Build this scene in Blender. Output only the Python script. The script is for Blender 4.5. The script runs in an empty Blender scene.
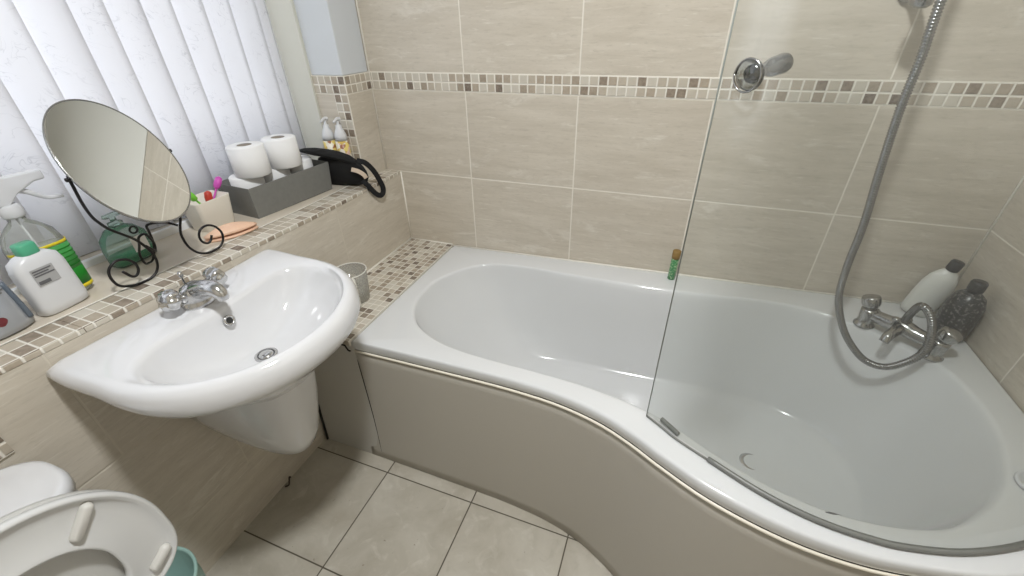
import bpy, bmesh, math, random
from mathutils import Vector, Matrix, Quaternion
random.seed(7)
scn = bpy.context.scene
COL = scn.collection
PI = math.pi

# ------------------------------------------------------------------ nodes
class NT:
    def __init__(s, name):
        s.m = bpy.data.materials.new(name); s.m.use_nodes = True
        s.t = s.m.node_tree; s.n = s.t.nodes; s.l = s.t.links
        s.b = s.n['Principled BSDF']; s.out = s.n['Material Output']
    def put(s, sock, v):
        if isinstance(v, bpy.types.NodeSocket): s.l.new(v, sock)
        elif v is not None: sock.default_value = v
    def math(s, op, a, b=None, c=None, clamp=False):
        n = s.n.new('ShaderNodeMath'); n.operation = op; n.use_clamp = clamp
        s.put(n.inputs[0], a); s.put(n.inputs[1], b)
        if c is not None: s.put(n.inputs[2], c)
        return n.outputs[0]
    def pos(s):
        g = s.n.new('ShaderNodeNewGeometry'); return g.outputs['Position']
    def sep(s, v):
        n = s.n.new('ShaderNodeSeparateXYZ'); s.put(n.inputs[0], v); return n.outputs
    def comb(s, x=0.0, y=0.0, z=0.0):
        n = s.n.new('ShaderNodeCombineXYZ')
        for i, v in enumerate((x, y, z)): s.put(n.inputs[i], v)
        return n.outputs[0]
    def vmath(s, op, a, b):
        n = s.n.new('ShaderNodeVectorMath'); n.operation = op; s.put(n.inputs[0], a); s.put(n.inputs[1], b); return n.outputs[0]
    def noise(s, vec, scale=5.0, detail=4.0, rough=0.55, dist=0.0):
        n = s.n.new('ShaderNodeTexNoise'); s.put(n.inputs['Vector'], vec)
        n.inputs['Scale'].default_value = scale; n.inputs['Detail'].default_value = detail
        n.inputs['Roughness'].default_value = rough; n.inputs['Distortion'].default_value = dist
        return n.outputs['Fac']
    def white(s, vec):
        n = s.n.new('ShaderNodeTexWhiteNoise'); n.noise_dimensions = '3D'; s.put(n.inputs['Vector'], vec); return n.outputs['Value'], n.outputs['Color']
    def ramp(s, f, stops, interp='LINEAR'):
        n = s.n.new('ShaderNodeValToRGB'); s.put(n.inputs[0], f); r = n.color_ramp; r.interpolation = interp
        while len(r.elements) < len(stops): r.elements.new(0.5)
        for e, (p, c) in zip(r.elements, stops):
            e.position = p; e.color = (*c, 1) if len(c) == 3 else c
        return n.outputs[0]
    def mix(s, f, a, b, mode='MIX'):
        n = s.n.new('ShaderNodeMix'); n.data_type = 'RGBA'; n.blend_type = mode
        s.put(n.inputs['Factor'], f)
        for k, v in (('A', a), ('B', b)):
            sock = [i for i in n.inputs if i.name == k and i.type == 'RGBA'][0]
            if isinstance(v, tuple): v = (*v, 1) if len(v) == 3 else v
            s.put(sock, v)
        return [o for o in n.outputs if o.type == 'RGBA'][0]
    def bump(s, h, strength=0.3, dist=0.002):
        n = s.n.new('ShaderNodeBump'); n.inputs['Strength'].default_value = strength; n.inputs['Distance'].default_value = dist
        s.put(n.inputs['Height'], h); s.l.new(n.outputs[0], s.b.inputs['Normal'])
    def set(s, **k):
        for a, v in k.items():
            a = {'color': 'Base Color', 'rough': 'Roughness', 'metal': 'Metallic', 'spec': 'Specular IOR Level',
                 'coat': 'Coat Weight', 'trans': 'Transmission Weight', 'ior': 'IOR', 'sss': 'Subsurface Weight',
                 'emit': 'Emission Color', 'estr': 'Emission Strength', 'alpha': 'Alpha', 'sheen': 'Sheen Weight'}[a]
            if isinstance(v, tuple): v = (*v, 1)
            s.put(s.b.inputs[a], v)
        return s

def lin(r, g, b):
    f = lambda c: (c/255/12.92) if c/255 <= 0.04045 else ((c/255+0.055)/1.055)**2.4
    return (f(r), f(g), f(b))

def grout_mask(N, a, b, ta, tb, g):
    """a,b coordinates, pitches ta,tb, half grout width g -> (mask 1 on grout, ida, idb)"""
    def one(c, t):
        q = N.math('DIVIDE', c, t); i = N.math('FLOOR', q); f = N.math('SUBTRACT', q, i)
        d = N.math('MULTIPLY', N.math('MINIMUM', f, N.math('SUBTRACT', 1.0, f)), t)
        return i, d
    ia, da = one(a, ta); ib, db = one(b, tb)
    d = N.math('MINIMUM', da, db)
    m = N.math('SUBTRACT', 1.0, N.math('DIVIDE', N.math('SUBTRACT', d, g*0.6), g*0.8, clamp=True), clamp=True)
    return m, ia, ib

TILE_A = lin(208, 200, 186); TILE_B = lin(190, 181, 166); TILE_C = lin(222, 217, 206)
def wall_tile(name, ax, u0, pitch, z0, pz, band=None, low=None, tint=1.0, grout=lin(226, 220, 208), width=0.0022):
    N = NT(name); P = N.pos(); x, y, z = N.sep(P)
    u = {'x': x, 'y': y}[ax]
    zz = N.math('SUBTRACT', z, z0)
    if band:
        st = N.math('GREATER_THAN', z, 1.127)
        zz = N.math('SUBTRACT', zz, N.math('MULTIPLY', st, band))
    uu = N.math('SUBTRACT', u, u0)
    if low:
        st2 = N.math('LESS_THAN', z, low[0])
        uu = N.math('ADD', uu, N.math('MULTIPLY', st2, low[1]))
        if len(low) > 2:   # bottom course has no vertical joints
            st3 = N.math('LESS_THAN', z, low[2])
            uu = N.math('ADD', N.math('MULTIPLY', uu, N.math('SUBTRACT', 1.0, st3)), N.math('MULTIPLY', st3, 0.2))
    m, ia, ib = grout_mask(N, uu, zz, pitch, pz, width)
    seed = N.comb(ia, ib, 3.7); rv, rc = N.white(seed)
    off = N.math('MULTIPLY', rv, 40.0)
    uo = N.math('ADD', u, off)
    n1 = N.noise(N.comb(uo, N.math('MULTIPLY', z, 7.0), off), 4.5, 6, 0.62, 0.25)
    n2 = N.noise(N.comb(uo, N.math('MULTIPLY', z, 9.0), 2.0), 15.0, 5, 0.65, 0.35)
    n3 = N.noise(N.comb(uo, N.math('MULTIPLY', z, 3.2), 9.0), 5.0, 5, 0.68, 0.7)
    n4 = N.noise(N.comb(uo, N.math('MULTIPLY', z, 3.5), 4.0), 42.0, 3, 0.6, 0.3)
    c = N.mix(N.math('MULTIPLY', N.math('SUBTRACT', n1, 0.3), 2.2, clamp=True), TILE_B, TILE_A)
    c = N.mix(N.math('MULTIPLY', N.math('SUBTRACT', n3, 0.585), 5.0, clamp=True), c, TILE_C)
    c = N.mix(N.math('MULTIPLY', N.math('SUBTRACT', n2, 0.585), 4.5, clamp=True), c, TILE_C)
    c = N.mix(N.math('MULTIPLY', N.math('SUBTRACT', 0.43, n2), 3.0, clamp=True), c, lin(168, 158, 144))
    c = N.mix(N.math('MULTIPLY', N.math('SUBTRACT', 0.45, n4), 2.4, clamp=True), c, lin(174, 166, 152))
    c = N.mix(N.math('MULTIPLY', rv, 0.12), c, lin(182, 172, 156))
    c = N.mix(m, c, grout)
    N.set(color=c, rough=N.math('ADD', 0.33, N.math('MULTIPLY', m, 0.4)), spec=0.45)
    N.bump(N.math('SUBTRACT', N.math('MULTIPLY', n2, 0.12), m), 0.5, 0.0015)
    return N.m

def mosaic(name, a, b, a0, b0, t=0.0289, seed=1.0, tb=None, g=0.0024):
    N = NT(name); P = N.pos(); s = N.sep(P); idx = {'x': 0, 'y': 1, 'z': 2}
    ca = N.math('SUBTRACT', s[idx[a]], a0); cb = N.math('SUBTRACT', s[idx[b]], b0)
    wob = N.noise(P, 30.0, 2)
    ca = N.math('ADD', ca, N.math('MULTIPLY', N.math('SUBTRACT', wob, 0.5), 0.002))
    m, ia, ib = grout_mask(N, ca, cb, t, tb or t, g)
    rv, rc = N.white(N.comb(ia, ib, seed))
    c = N.ramp(rv, [(0.0, lin(196, 190, 177)), (0.22, lin(178, 168, 152)), (0.42, lin(190, 182, 167)), (0.56, lin(165, 153, 136)),
                    (0.70, lin(150, 138, 121)), (0.82, lin(130, 117, 102)), (0.93, lin(106, 93, 80))], 'CONSTANT')
    n = N.noise(P, 90.0, 4, 0.6)
    c = N.mix(N.math('MULTIPLY', N.math('SUBTRACT', n, 0.35), 0.9, clamp=True), c, lin(196, 184, 168))
    c = N.mix(m, c, lin(228, 223, 212))
    N.set(color=c, rough=0.45, spec=0.4)
    N.bump(N.math('SUBTRACT', N.math('MULTIPLY', n, 0.25), m), 0.7, 0.002)
    return N.m

def floor_mat():
    N = NT('floor_tiles'); P = N.pos(); x, y, z = N.sep(P)
    uu = N.math('SUBTRACT', x, 0.3021); vv = N.math('SUBTRACT', y, -0.7761)
    m, ia, ib = grout_mask(N, uu, vv, 0.3174, 0.3174, 0.0019)
    rv, rc = N.white(N.comb(ia, ib, 5.0)); off = N.math('MULTIPLY', rv, 30.0)
    v = N.comb(N.math('ADD', x, off), N.math('ADD', y, off), 0.0)
    n1 = N.noise(v, 5.5, 6, 0.6, 0.7); n2 = N.noise(v, 16.0, 5, 0.6, 1.0)
    c = N.mix(N.math('MULTIPLY', N.math('SUBTRACT', n1, 0.32), 2.2, clamp=True), lin(168, 161, 147), lin(195, 190, 178))
    c = N.mix(N.math('MULTIPLY', N.math('SUBTRACT', n2, 0.56), 3.0, clamp=True), c, lin(207, 203, 192))
    c = N.mix(N.math('MULTIPLY', N.math('SUBTRACT', 0.43, n2), 2.2, clamp=True), c, lin(158, 151, 138))
    sp = N.noise(P, 55.0, 2, 0.5)
    c = N.mix(N.math('MULTIPLY', N.math('SUBTRACT', sp, 0.72), 8.0, clamp=True), c, lin(110, 98, 84))
    c = N.mix(m, c, lin(84, 78, 66))
    N.set(color=c, rough=N.math('ADD', 0.32, N.math('MULTIPLY', m, 0.5)), spec=0.4)
    N.bump(N.math('SUBTRACT', N.math('MULTIPLY', n2, 0.1), m), 0.5, 0.0015)
    return N.m

def simple(name, col, rough=0.4, metal=0.0, var=0.03, scale=20.0, bump=0.0, **k):
    N = NT(name); P = N.pos(); n = N.noise(P, scale, 3)
    a = tuple(min(1, c*(1+var)) for c in col); b = tuple(c*(1-var) for c in col)
    N.set(color=N.mix(n, b, a), rough=rough, metal=metal, **k)
    if bump: N.bump(n, bump, 0.002)
    return N.m

def glass_mat(name, tint=(1, 1, 1), rough=0.02, refl=0.10, haze=0.0, hazecol=(0.8, 0.8, 0.78), streaks=False):
    """thin clear sheet: transparent + glossy, mixed with some diffuse haze"""
    N = NT(name)
    for x in list(N.n):
        if x != N.out: N.n.remove(x)
    tr = N.n.new('ShaderNodeBsdfTransparent'); tr.inputs[0].default_value = (*tint, 1)
    gl = N.n.new('ShaderNodeBsdfGlossy'); gl.inputs['Roughness'].default_value = rough
    fr = N.n.new('ShaderNodeFresnel'); fr.inputs[0].default_value = 1.45
    df = N.n.new('ShaderNodeBsdfDiffuse'); df.inputs[0].default_value = (*hazecol, 1)
    m1 = N.n.new('ShaderNodeMixShader'); m2 = N.n.new('ShaderNodeMixShader')
    N.l.new(N.math('MULTIPLY', fr.outputs[0], refl*10), m1.inputs[0])
    N.l.new(tr.outputs[0], m1.inputs[1]); N.l.new(gl.outputs[0], m1.inputs[2])
    h = haze
    if streaks:
        P = N.pos(); x, y, z = N.sep(P)
        n = N.noise(N.comb(N.math('MULTIPLY', x, 8.0), N.math('MULTIPLY', y, 8.0), N.math('MULTIPLY', z, 1.1)), 3.2, 5, 0.6)
        near = N.math('SUBTRACT', 1.0, N.math('MULTIPLY', N.math('ABSOLUTE', N.math('SUBTRACT', x, 1.118)), 28.0), clamp=True)
        up = N.math('MULTIPLY', N.math('SUBTRACT', z, 1.13), 14.0, clamp=True)
        s1 = N.math('MULTIPLY', N.math('MULTIPLY', near, up), N.math('MULTIPLY', n, 0.42))  # paler noisy streaks in a narrow band around the knob
        h = N.math('ADD', N.math('ADD', haze*0.6, N.math('MULTIPLY', n, haze*0.8)), s1)
    N.put(m2.inputs[0], h)
    N.l.new(m1.outputs[0], m2.inputs[1]); N.l.new(df.outputs[0], m2.inputs[2])
    N.l.new(m2.outputs[0], N.out.inputs[0])
    return N.m

def blind_mat():
    N = NT('blind_fabric'); P = N.pos(); x, y, z = N.sep(P)
    d = N.noise(P, 6.0, 3, 0.5)
    v = N.comb(N.math('ADD', N.math('MULTIPLY', y, 1.0), N.math('MULTIPLY', z, 0.55)), z, N.math('MULTIPLY', d, 0.5))
    n = N.noise(v, 13.0, 2.0, 0.5, 2.4)
    line = N.math('SUBTRACT', 1.0, N.math('MULTIPLY', N.math('ABSOLUTE', N.math('SUBTRACT', n, 0.5)), 55.0), clamp=True)
    m = N.math('MULTIPLY', line, N.math('MULTIPLY', N.math('SUBTRACT', N.noise(P, 17.0, 2), 0.45), 5.0, clamp=True))
    c = N.mix(N.math('MULTIPLY', m, 0.5), lin(241, 241, 244), lin(190, 191, 196))
    N.n.remove(N.b)
    df = N.n.new('ShaderNodeBsdfDiffuse'); tl = N.n.new('ShaderNodeBsdfTranslucent'); mx = N.n.new('ShaderNodeMixShader')
    N.l.new(c, df.inputs[0]); N.l.new(c, tl.inputs[0]); mx.inputs[0].default_value = 0.5
    N.l.new(df.outputs[0], mx.inputs[1]); N.l.new(tl.outputs[0], mx.inputs[2]); N.l.new(mx.outputs[0], N.out.inputs[0])
    return N.m

def clear_plastic(name, tint, refl=0.12, haze=0.25, hazecol=(0.8, 0.8, 0.8)):
    return glass_mat(name, tint, 0.08, refl, haze, hazecol)

M = {}
M['back'] = wall_tile('tiles_back', 'x', 0.3205, 0.4, 0.793, 0.305, band=0.0579)
M['right'] = wall_tile('tiles_right', 'y', -0.33, 0.4, 0.793, 0.305, band=0.0579)
M['left'] = wall_tile('tiles_left', 'y', -0.397, 0.4, 0.503, 0.3, low=(0.503, -0.205, 0.203), grout=lin(205, 197, 182))
M['pier'] = wall_tile('tiles_pier', 'y', -0.5, 0.9, 0.793, 0.305)
M['front'] = wall_tile('tiles_front', 'x', 0.3205, 0.4, 0.793, 0.305, band=0.0579)
M['mos_back'] = mosaic('mosaic_back', 'x', 'z', 0.0, 1.0979, 0.02895, 1)
M['mos_right'] = mosaic('mosaic_right', 'y', 'z', 0.0, 1.0979, 0.02895, 2)
M['mos_ledge'] = mosaic('mosaic_ledge', 'x', 'y', -0.002, 0.0, 0.0262, 3, g=0.0017)
M['mos_sill'] = mosaic('mosaic_sill', 'x', 'y', -.0822, 0.004, 0.0385, 4, tb=0.0285, g=0.0019)
M['mos_nose'] = mosaic('mosaic_nose', 'y', 'z', 0.004, 0.770, 0.0285, 5, tb=0.06)
M['mos_rev'] = mosaic('mosaic_reveal', 'x', 'z', -0.067, 1.0979, 0.0285, 6, tb=0.02895)
M['floor'] = floor_mat()
M['plaster'] = simple('painted_plaster', lin(204, 208, 212), 0.6, var=0.02, scale=3)
M['upper'] = simple('grey_upper_wall', lin(220, 219, 212), 0.6, var=0.02, scale=3)
M['ceiling'] = simple('ceiling_paint', lin(232, 230, 225), 0.8, var=0.02, scale=3)
M['frontwall'] = simple('painted_wall', lin(196, 190, 178), 0.7, var=0.02, scale=2)
M['sill'] = simple('sill_tile', lin(206, 196, 180), 0.35, var=0.10, scale=14)
M['grout'] = simple('grout_white', lin(232, 228, 218), 0.6)
M['cream'] = simple('cream_reveal', lin(206, 205, 195), 0.5, var=0.02, scale=6)
M['upvc'] = simple('white_upvc', lin(236, 238, 240), 0.3, var=0.01)
M['white'] = simple('white_acrylic', lin(214, 215, 215), 0.13, var=0.008, scale=3, coat=0.3)
M['ceramic'] = simple('white_ceramic', lin(212, 212, 213), 0.08, var=0.006, scale=3, coat=0.6)
M['seat'] = simple('seat_plastic', lin(206, 206, 204), 0.25, var=0.01, scale=4)
M['lid'] = simple('lid_plastic', lin(190, 189, 184), 0.3, var=0.01, scale=4)
M['rubber'] = simple('rubber_buffer', lin(206, 204, 198), 0.45)
M['panel'] = simple('bath_panel_vinyl', lin(178, 173, 163), 0.42, var=0.02, scale=3)
M['panel2'] = simple('end_panel_vinyl', lin(190, 187, 180), 0.42, var=0.02, scale=3)
M['bead'] = simple('cream_bead', lin(238, 232, 216), 0.35)
M['gap'] = simple('black_gap', lin(38, 34, 30), 0.8)
M['chrome'] = simple('chrome', (0.62, 0.62, 0.62), 0.16, 1.0, var=0.03, scale=40)
M['chrome_old'] = simple('limescaled_chrome', (0.40, 0.40, 0.39), 0.2, 1.0, var=0.35, scale=120, bump=0.3)
M['chrome_dark'] = simple('dull_chrome', (0.27, 0.27, 0.265), 0.22, 1.0, var=0.25, scale=90)
M['steel'] = simple('dark_plug_hole', (0.05, 0.05, 0.05), 0.4, 0.6)
M['iron'] = simple('black_wrought_iron', (0.012, 0.010, 0.010), 0.38, 0.3)
M['screen'] = glass_mat('shower_glass', (0.905, 0.925, 0.91), 0.03, 0.035, 0.06, (0.86, 0.87, 0.85), streaks=True)
M['glassedge'] = simple('glass_edge', lin(140, 146, 140), 0.3)
M['seal'] = simple('grey_seal', lin(120, 121, 117), 0.35)
M['window_glass'] = glass_mat('window_glass', (0.97, 0.98, 0.98), 0.02, 0.06)
M['blind'] = blind_mat()
N = NT('mirror_glass'); N.set(color=(0.80, 0.81, 0.80), rough=0.015, metal=1.0); M['mirror'] = N.m
M['mirror_rim'] = simple('mirror_rim', (0.30, 0.30, 0.29), 0.25, 0.8)
M['paper'] = simple('toilet_paper', lin(232, 232, 232), 0.9, var=0.02, scale=60, bump=0.15)
M['card'] = simple('roll_core', lin(168, 160, 150), 0.9)
M['greybox'] = simple('grey_fabric_card', lin(118, 118, 114), 0.75, var=0.12, scale=70)
M['black'] = simple('black_cloth', (0.006, 0.006, 0.0065), 0.9, var=0.2, scale=60)
M['bagcard'] = simple('beige_tag', lin(196, 178, 158), 0.7, var=0.15, scale=60)
M['wplastic'] = simple('white_bottle_plastic', lin(212, 213, 215), 0.3, var=0.01)
M['green_cap'] = simple('green_cap_plastic', lin(82, 168, 132), 0.35)
M['clear'] = clear_plastic('clear_bottle', (0.97, 0.98, 0.98), 0.10, 0.14, (0.86, 0.88, 0.86))
M['yellow_liq'] = clear_plastic('pale_liquid', (0.96, 0.97, 0.88), 0.03, 0.30, (0.86, 0.90, 0.76))
M['trigger'] = clear_plastic('trigger_plastic', (0.9, 0.91, 0.92), 0.1, 0.68, (0.84, 0.85, 0.87))
M['teal_clear'] = clear_plastic('teal_soap', (0.93, 0.99, 0.97), 0.10, 0.16, (0.55, 0.85, 0.74))
M['teal_liq'] = simple('green_soap', lin(20, 150, 98), 0.3)
M['label_grey'] = simple('grey_label', lin(168, 168, 168), 0.5)
M['ink'] = simple('dark_print', lin(96, 96, 98), 0.5)
M['label_white'] = simple('white_label', lin(232, 232, 228), 0.5)
M['label_green'] = simple('green_label', lin(66, 150, 74), 0.4, var=0.1, scale=30)
M['label_green2'] = simple('deep_green_label', lin(22, 124, 30), 0.4)
M['label_yellow'] = simple('yellow_label', lin(224, 206, 40), 0.4)
M['can'] = simple('silver_plastic', lin(170, 174, 180), 0.22, 0.35, var=0.04)
M['slate'] = simple('slate_strip', lin(92, 102, 114), 0.3)
M['redspot'] = simple('red_print', lin(110, 44, 50), 0.4)
M['beaker'] = simple('cream_beaker', lin(226, 220, 208), 0.35)
M['pgreen'] = simple('lime_plastic', lin(120, 206, 62), 0.35)
M['ppink'] = simple('magenta_plastic', lin(200, 82, 176), 0.35)
M['pred'] = simple('red_plastic', lin(186, 60, 44), 0.35)
M['peach'] = simple('peach_plastic', lin(226, 188, 160), 0.45, var=0.08, scale=20)
M['peach_dk'] = simple('tan_inside', lin(176, 122, 92), 0.5, var=0.08, scale=20)
M['floral'] = None
def floral():
    N = NT('floral_print'); P = N.pos()
    v = N.n.new('ShaderNodeTexVoronoi'); N.put(v.inputs['Vector'], P); v.inputs['Scale'].default_value = 62
    c = N.ramp(N.sep(v.outputs['Color'])[0], [(0, lin(232, 226, 206)), (0.34, lin(226, 204, 120)), (0.52, lin(236, 228, 214)), (0.68, lin(206, 176, 92)),
                                              (0.80, lin(224, 192, 176)), (0.90, lin(150, 96, 62))], 'CONSTANT')
    N.set(color=c, rough=0.35); return N.m
M['floral'] = floral()
M['teal_bin'] = simple('teal_plastic', lin(158, 192, 184), 0.45, var=0.08, scale=40)
M['cork'] = simple('brown_cap', lin(140, 112, 62), 0.6, var=0.15, scale=200)
def speck(name, a, b, sc, lo=0.5):
    N = NT(name); P = N.pos(); n = N.noise(P, sc, 3, 0.6)
    N.set(color=N.mix(N.math('MULTIPLY', N.math('SUBTRACT', n, lo), 9.0, clamp=True), a, b), rough=0.3); return N.m
M['green_print'] = speck('green_wrapper', lin(70, 138, 86), lin(172, 200, 160), 170, 0.50)
M['dark_bottle'] = speck('dark_speckled_bottle', lin(48, 47, 46), lin(120, 118, 114), 130, 0.54)
M['white_bottle'] = simple('white_shampoo_bottle', lin(214, 214, 208), 0.3)
M['blackcap'] = simple('black_cap_plastic', lin(46, 45, 44), 0.35)
M['frost'] = clear_plastic('frosted_jug', (0.92, 0.92, 0.90), 0.06, 0.16, (0.82, 0.82, 0.78))
M['frostw'] = simple('milky_plastic', lin(224, 222, 214), 0.35)
M['dirt'] = simple('dark_scrap', lin(58, 44, 36), 0.8)
N = NT('lamp_diffuser'); N.set(color=(0.9, 0.9, 0.88), emit=(1, 0.97, 0.92), estr=3.0); M['lamp'] = N.m

# ------------------------------------------------------------------ geometry helpers
def link(name, bm, mat, parent=None, smooth=False, bevel=0.0, seg=2, subsurf=0, solid=0.0, angle=40):
    bmesh.ops.recalc_face_normals(bm, faces=bm.faces[:])
    me = bpy.data.meshes.new(name); bm.to_mesh(me); bm.free()
    o = bpy.data.objects.new(name, me); COL.objects.link(o)
    if mat is not None:
        for m in (mat if isinstance(mat, (list, tuple)) else [mat]): me.materials.append(m)
    if smooth:
        for p in me.polygons: p.use_smooth = True
    if solid:
        s = o.modifiers.new('s', 'SOLIDIFY'); s.thickness = solid; s.offset = 0
    if bevel:
        b = o.modifiers.new('b', 'BEVEL'); b.width = bevel; b.segments = seg; b.limit_method = 'ANGLE'; b.angle_limit = math.radians(angle)
        for p in me.polygons: p.use_smooth = True
        w = o.modifiers.new('w', 'WEIGHTED_NORMAL'); w.keep_sharp = False
    if subsurf:
        s = o.modifiers.new('u', 'SUBSURF'); s.levels = subsurf; s.render_levels = subsurf
    if parent: o.parent = parent
    return o
def tag(o, label, cat, group=None, kind=None):
    o['label'] = label; o['category'] = cat
    if group: o['group'] = group
    if kind: o['kind'] = kind
    return o
def thing(name, label, cat, group=None):
    o = bpy.data.objects.new(name, None); COL.objects.link(o); return tag(o, label, cat, group)
def struct(name, bm, mat, **k):
    o = link(name, bm, mat, **k); o['kind'] = 'structure'; return o
def box(bm, x0, x1, y0, y1, z0, z1, mi=0):
    v = [bm.verts.new(p) for p in ((x0,y0,z0),(x1,y0,z0),(x1,y1,z0),(x0,y1,z0),(x0,y0,z1),(x1,y0,z1),(x1,y1,z1),(x0,y1,z1))]
    for f in ((0,3,2,1),(4,5,6,7),(0,1,5,4),(1,2,6,5),(2,3,7,6),(3,0,4,7)):
        bm.faces.new([v[i] for i in f]).material_index = mi
    return bm
def B(*a):
    bm = bmesh.new(); return box(bm, *a)
def frame(d):
    d = Vector(d).normalized(); a = Vector((0, 0, 1)) if abs(d.z) < 0.9 else Vector((1, 0, 0))
    u = d.cross(a).normalized(); return u, d.cross(u).normalized()
def loft(bm, rings, cap0=True, cap1=True, closed=True, mi=0):
    vs = [[bm.verts.new(p) for p in r] for r in rings]; n = len(vs[0])
    for a, b in zip(vs, vs[1:]):
        for i in range(n if closed else n-1):
            j = (i+1) % n; bm.faces.new((a[i], a[j], b[j], b[i])).material_index = mi
    if cap0: bm.faces.new(vs[0][::-1]).material_index = mi
    if cap1: bm.faces.new(vs[-1]).material_index = mi
    return bm
def lathe(bm, base, axis, prof, n=32, cap0=True, cap1=True, mi=0, sx=1.0, sy=1.0, udir=None):
    base = Vector(base); d = Vector(axis).normalized()
    if udir is not None:
        u = (Vector(udir) - d*Vector(udir).dot(d)).normalized(); w = d.cross(u)
    else: u, w = frame(d)
    rings = [[base + d*h + u*(r*sx*math.cos(2*PI*k/n)) + w*(r*sy*math.sin(2*PI*k/n)) for k in range(n)] for r, h in prof]
    return loft(bm, rings, cap0, cap1, True, mi)
def catmull(pts, per=8, closed=False):
    P = [Vector(p) for p in pts]; n = len(P); out = []
    rng = range(n if closed else n-1)
    for i in rng:
        p0 = P[(i-1) % n] if (closed or i > 0) else P[0]*2-P[1]; p1 = P[i]; p2 = P[(i+1) % n]
        p3 = P[(i+2) % n] if (closed or i+2 < n) else P[-1]*2-P[-2]
        for k in range(per):
            t = k/per
            out.append(0.5*((2*p1)+(-p0+p2)*t+(2*p0-5*p1+4*p2-p3)*t*t+(-p0+3*p1-3*p2+p3)*t**3))
    if not closed: out.append(P[-1])
    return out
def tube(bm, pts, r, n=10, per=6, smooth=True, cap=True, mi=0, rf=None):
    P = catmull(pts, per) if smooth else [Vector(p) for p in pts]
    t0 = (P[1]-P[0]).normalized(); u, w = frame(t0); rings = []
    for i, p in enumerate(P):
        t = ((P[i+1] if i+1 < len(P) else p) - (P[i-1] if i else p)).normalized()
        u = (u - t*u.dot(t)).normalized(); w = t.cross(u)
        rr = rf(i/(len(P)-1)) if rf else r
        rings.append([p + u*rr*math.cos(2*PI*k/n) + w*rr*math.sin(2*PI*k/n) for k in range(n)])
    return loft(bm, rings, cap, cap, True, mi)
def rrect(cx, cy, hx, hy, r, n=6):
    out = []
    for (sx, sy, a0) in ((1, 1, 0), (-1, 1, PI/2), (-1, -1, PI), (1, -1, 1.5*PI)):
        for k in range(n+1):
            a = a0 + PI/2*k/n; out.append((cx+sx*(hx-r)+r*math.cos(a), cy+sy*(hy-r)+r*math.sin(a)))
    return out

# ------------------------------------------------------------------ room shell
XR, YF, ZC, XW = 1.885, -2.25, 2.36, -0.44
SILL = 0.793; YP = -0.143
struct('floor', B(-0.02, XR+.1, YF-.1, 0.1, -0.08, 0.0), M['floor'])
struct('ceiling', B(XW-.1, XR+.1, YF-.1, 0.1, ZC, ZC+.08), M['ceiling'])
struct('wall_back', B(XW-.1, XR+.1, 0.0, 0.1, -0.08, ZC), M['back'])
struct('wall_right', B(XR, XR+.1, YF-.1, 0.0, -0.08, ZC), M['right'])
struct('wall_front', B(XW-.1, XR, YF-.1, YF, -0.08, ZC), M['frontwall'])
tilt_z = lambda y: .022*max(0.0, -y-.45)                           # the old sill rises a little towards the toilet
YS = [0.0, -.45] + [-.45-(abs(YF)-.45)*k/8 for k in range(1, 9)]
def tilt(o):
    for v in o.data.vertices:
        if v.co.z > .7: v.co.z += tilt_z(v.co.y)
    return o
bm = bmesh.new()
for a_, b_ in zip(YS, YS[1:]): box(bm, XW-.1, 0.0, b_, a_, -0.08, SILL-.012)
tilt(struct('wall_left', bm, M['left']))
bm = bmesh.new()
for a_, b_ in zip(YS, YS[1:]): box(bm, XW-.1, -0.0825, b_, a_, SILL-.012, SILL)
tilt(struct('trim_1', bm, M['sill']))                                    # inner sill board
bm = bmesh.new()
for a_, b_ in zip(YS, YS[1:]): box(bm, -0.0825, 0.0005, b_, a_, SILL-.012, SILL, 0)
for f in bm.faces:
    if f.calc_center_median().x > 0: f.material_index = 1
o = struct('trim_2', bm, [M['mos_sill'], M['mos_nose']], bevel=0.002); tilt(o)
bm = bmesh.new()
for a_, b_ in zip(YS, YS[1:]): box(bm, -0.0865, -0.0825, b_, a_, SILL-.01, SILL+.0012)
tilt(struct('trim_3', bm, M['grout']))
# pier between window and back wall: tiled below the band, plastered above
struct('wall_left_pier', B(XW-.1, -0.067, YP, 0.0, SILL, 1.0979), M['pier'])
bm = B(XW-.1, -0.066, YP-.001, 0.0, 1.0979, 1.1558)
for f in bm.faces:
    if abs(f.normal.x) > .5 or abs(f.calc_center_median().x+0.066) < 1e-4: f.material_index = 1
M['mos_pier'] = mosaic('mosaic_pier', 'y', 'z', 0.0, 1.0979, 0.0286, 9, tb=0.02895)
struct('trim_4', bm, [M['mos_rev'], M['mos_pier']])
struct('wall_left_reveal', B(XW-.1, -0.072, YP+.002, 0.0, 1.1558, ZC), M['plaster'], bevel=0.004)
bm = B(-0.124, -0.0665, YP-.0015, YP+.003, SILL, 1.0979); struct('trim_5', bm, M['mos_rev'])
struct('trim_6', B(-0.395, -0.205, YP-.010, YP+.01, SILL, 2.1), M['cream'], bevel=0.002)
# window opening: lintel above, far pier
struct('wall_left_lintel', B(XW-.1, -0.072, YF, YP, 2.1, ZC), M['plaster'])
struct('wall_left_end', B(XW-.1, -0.072, YF, -1.95, SILL, 2.1), M['plaster'])
# mosaic bands
struct('trim_7', B(-0.066, XR, -0.0012, 0.01, 1.0979, 1.1558), M['mos_back'])
struct('trim_8', B(XR-.0012, XR+.01, YF, 0.0, 1.0979, 1.1558), M['mos_right'])
# the tiling stops short of the ceiling; painted wall above it
struct('wall_back_upper', B(-0.067, XR, -0.003, 0.01, 1.885, ZC), M['upper'])
struct('wall_right_upper', B(XR-.003, XR+.01, YF, 0.0, 1.885, ZC), M['upper'])
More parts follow.
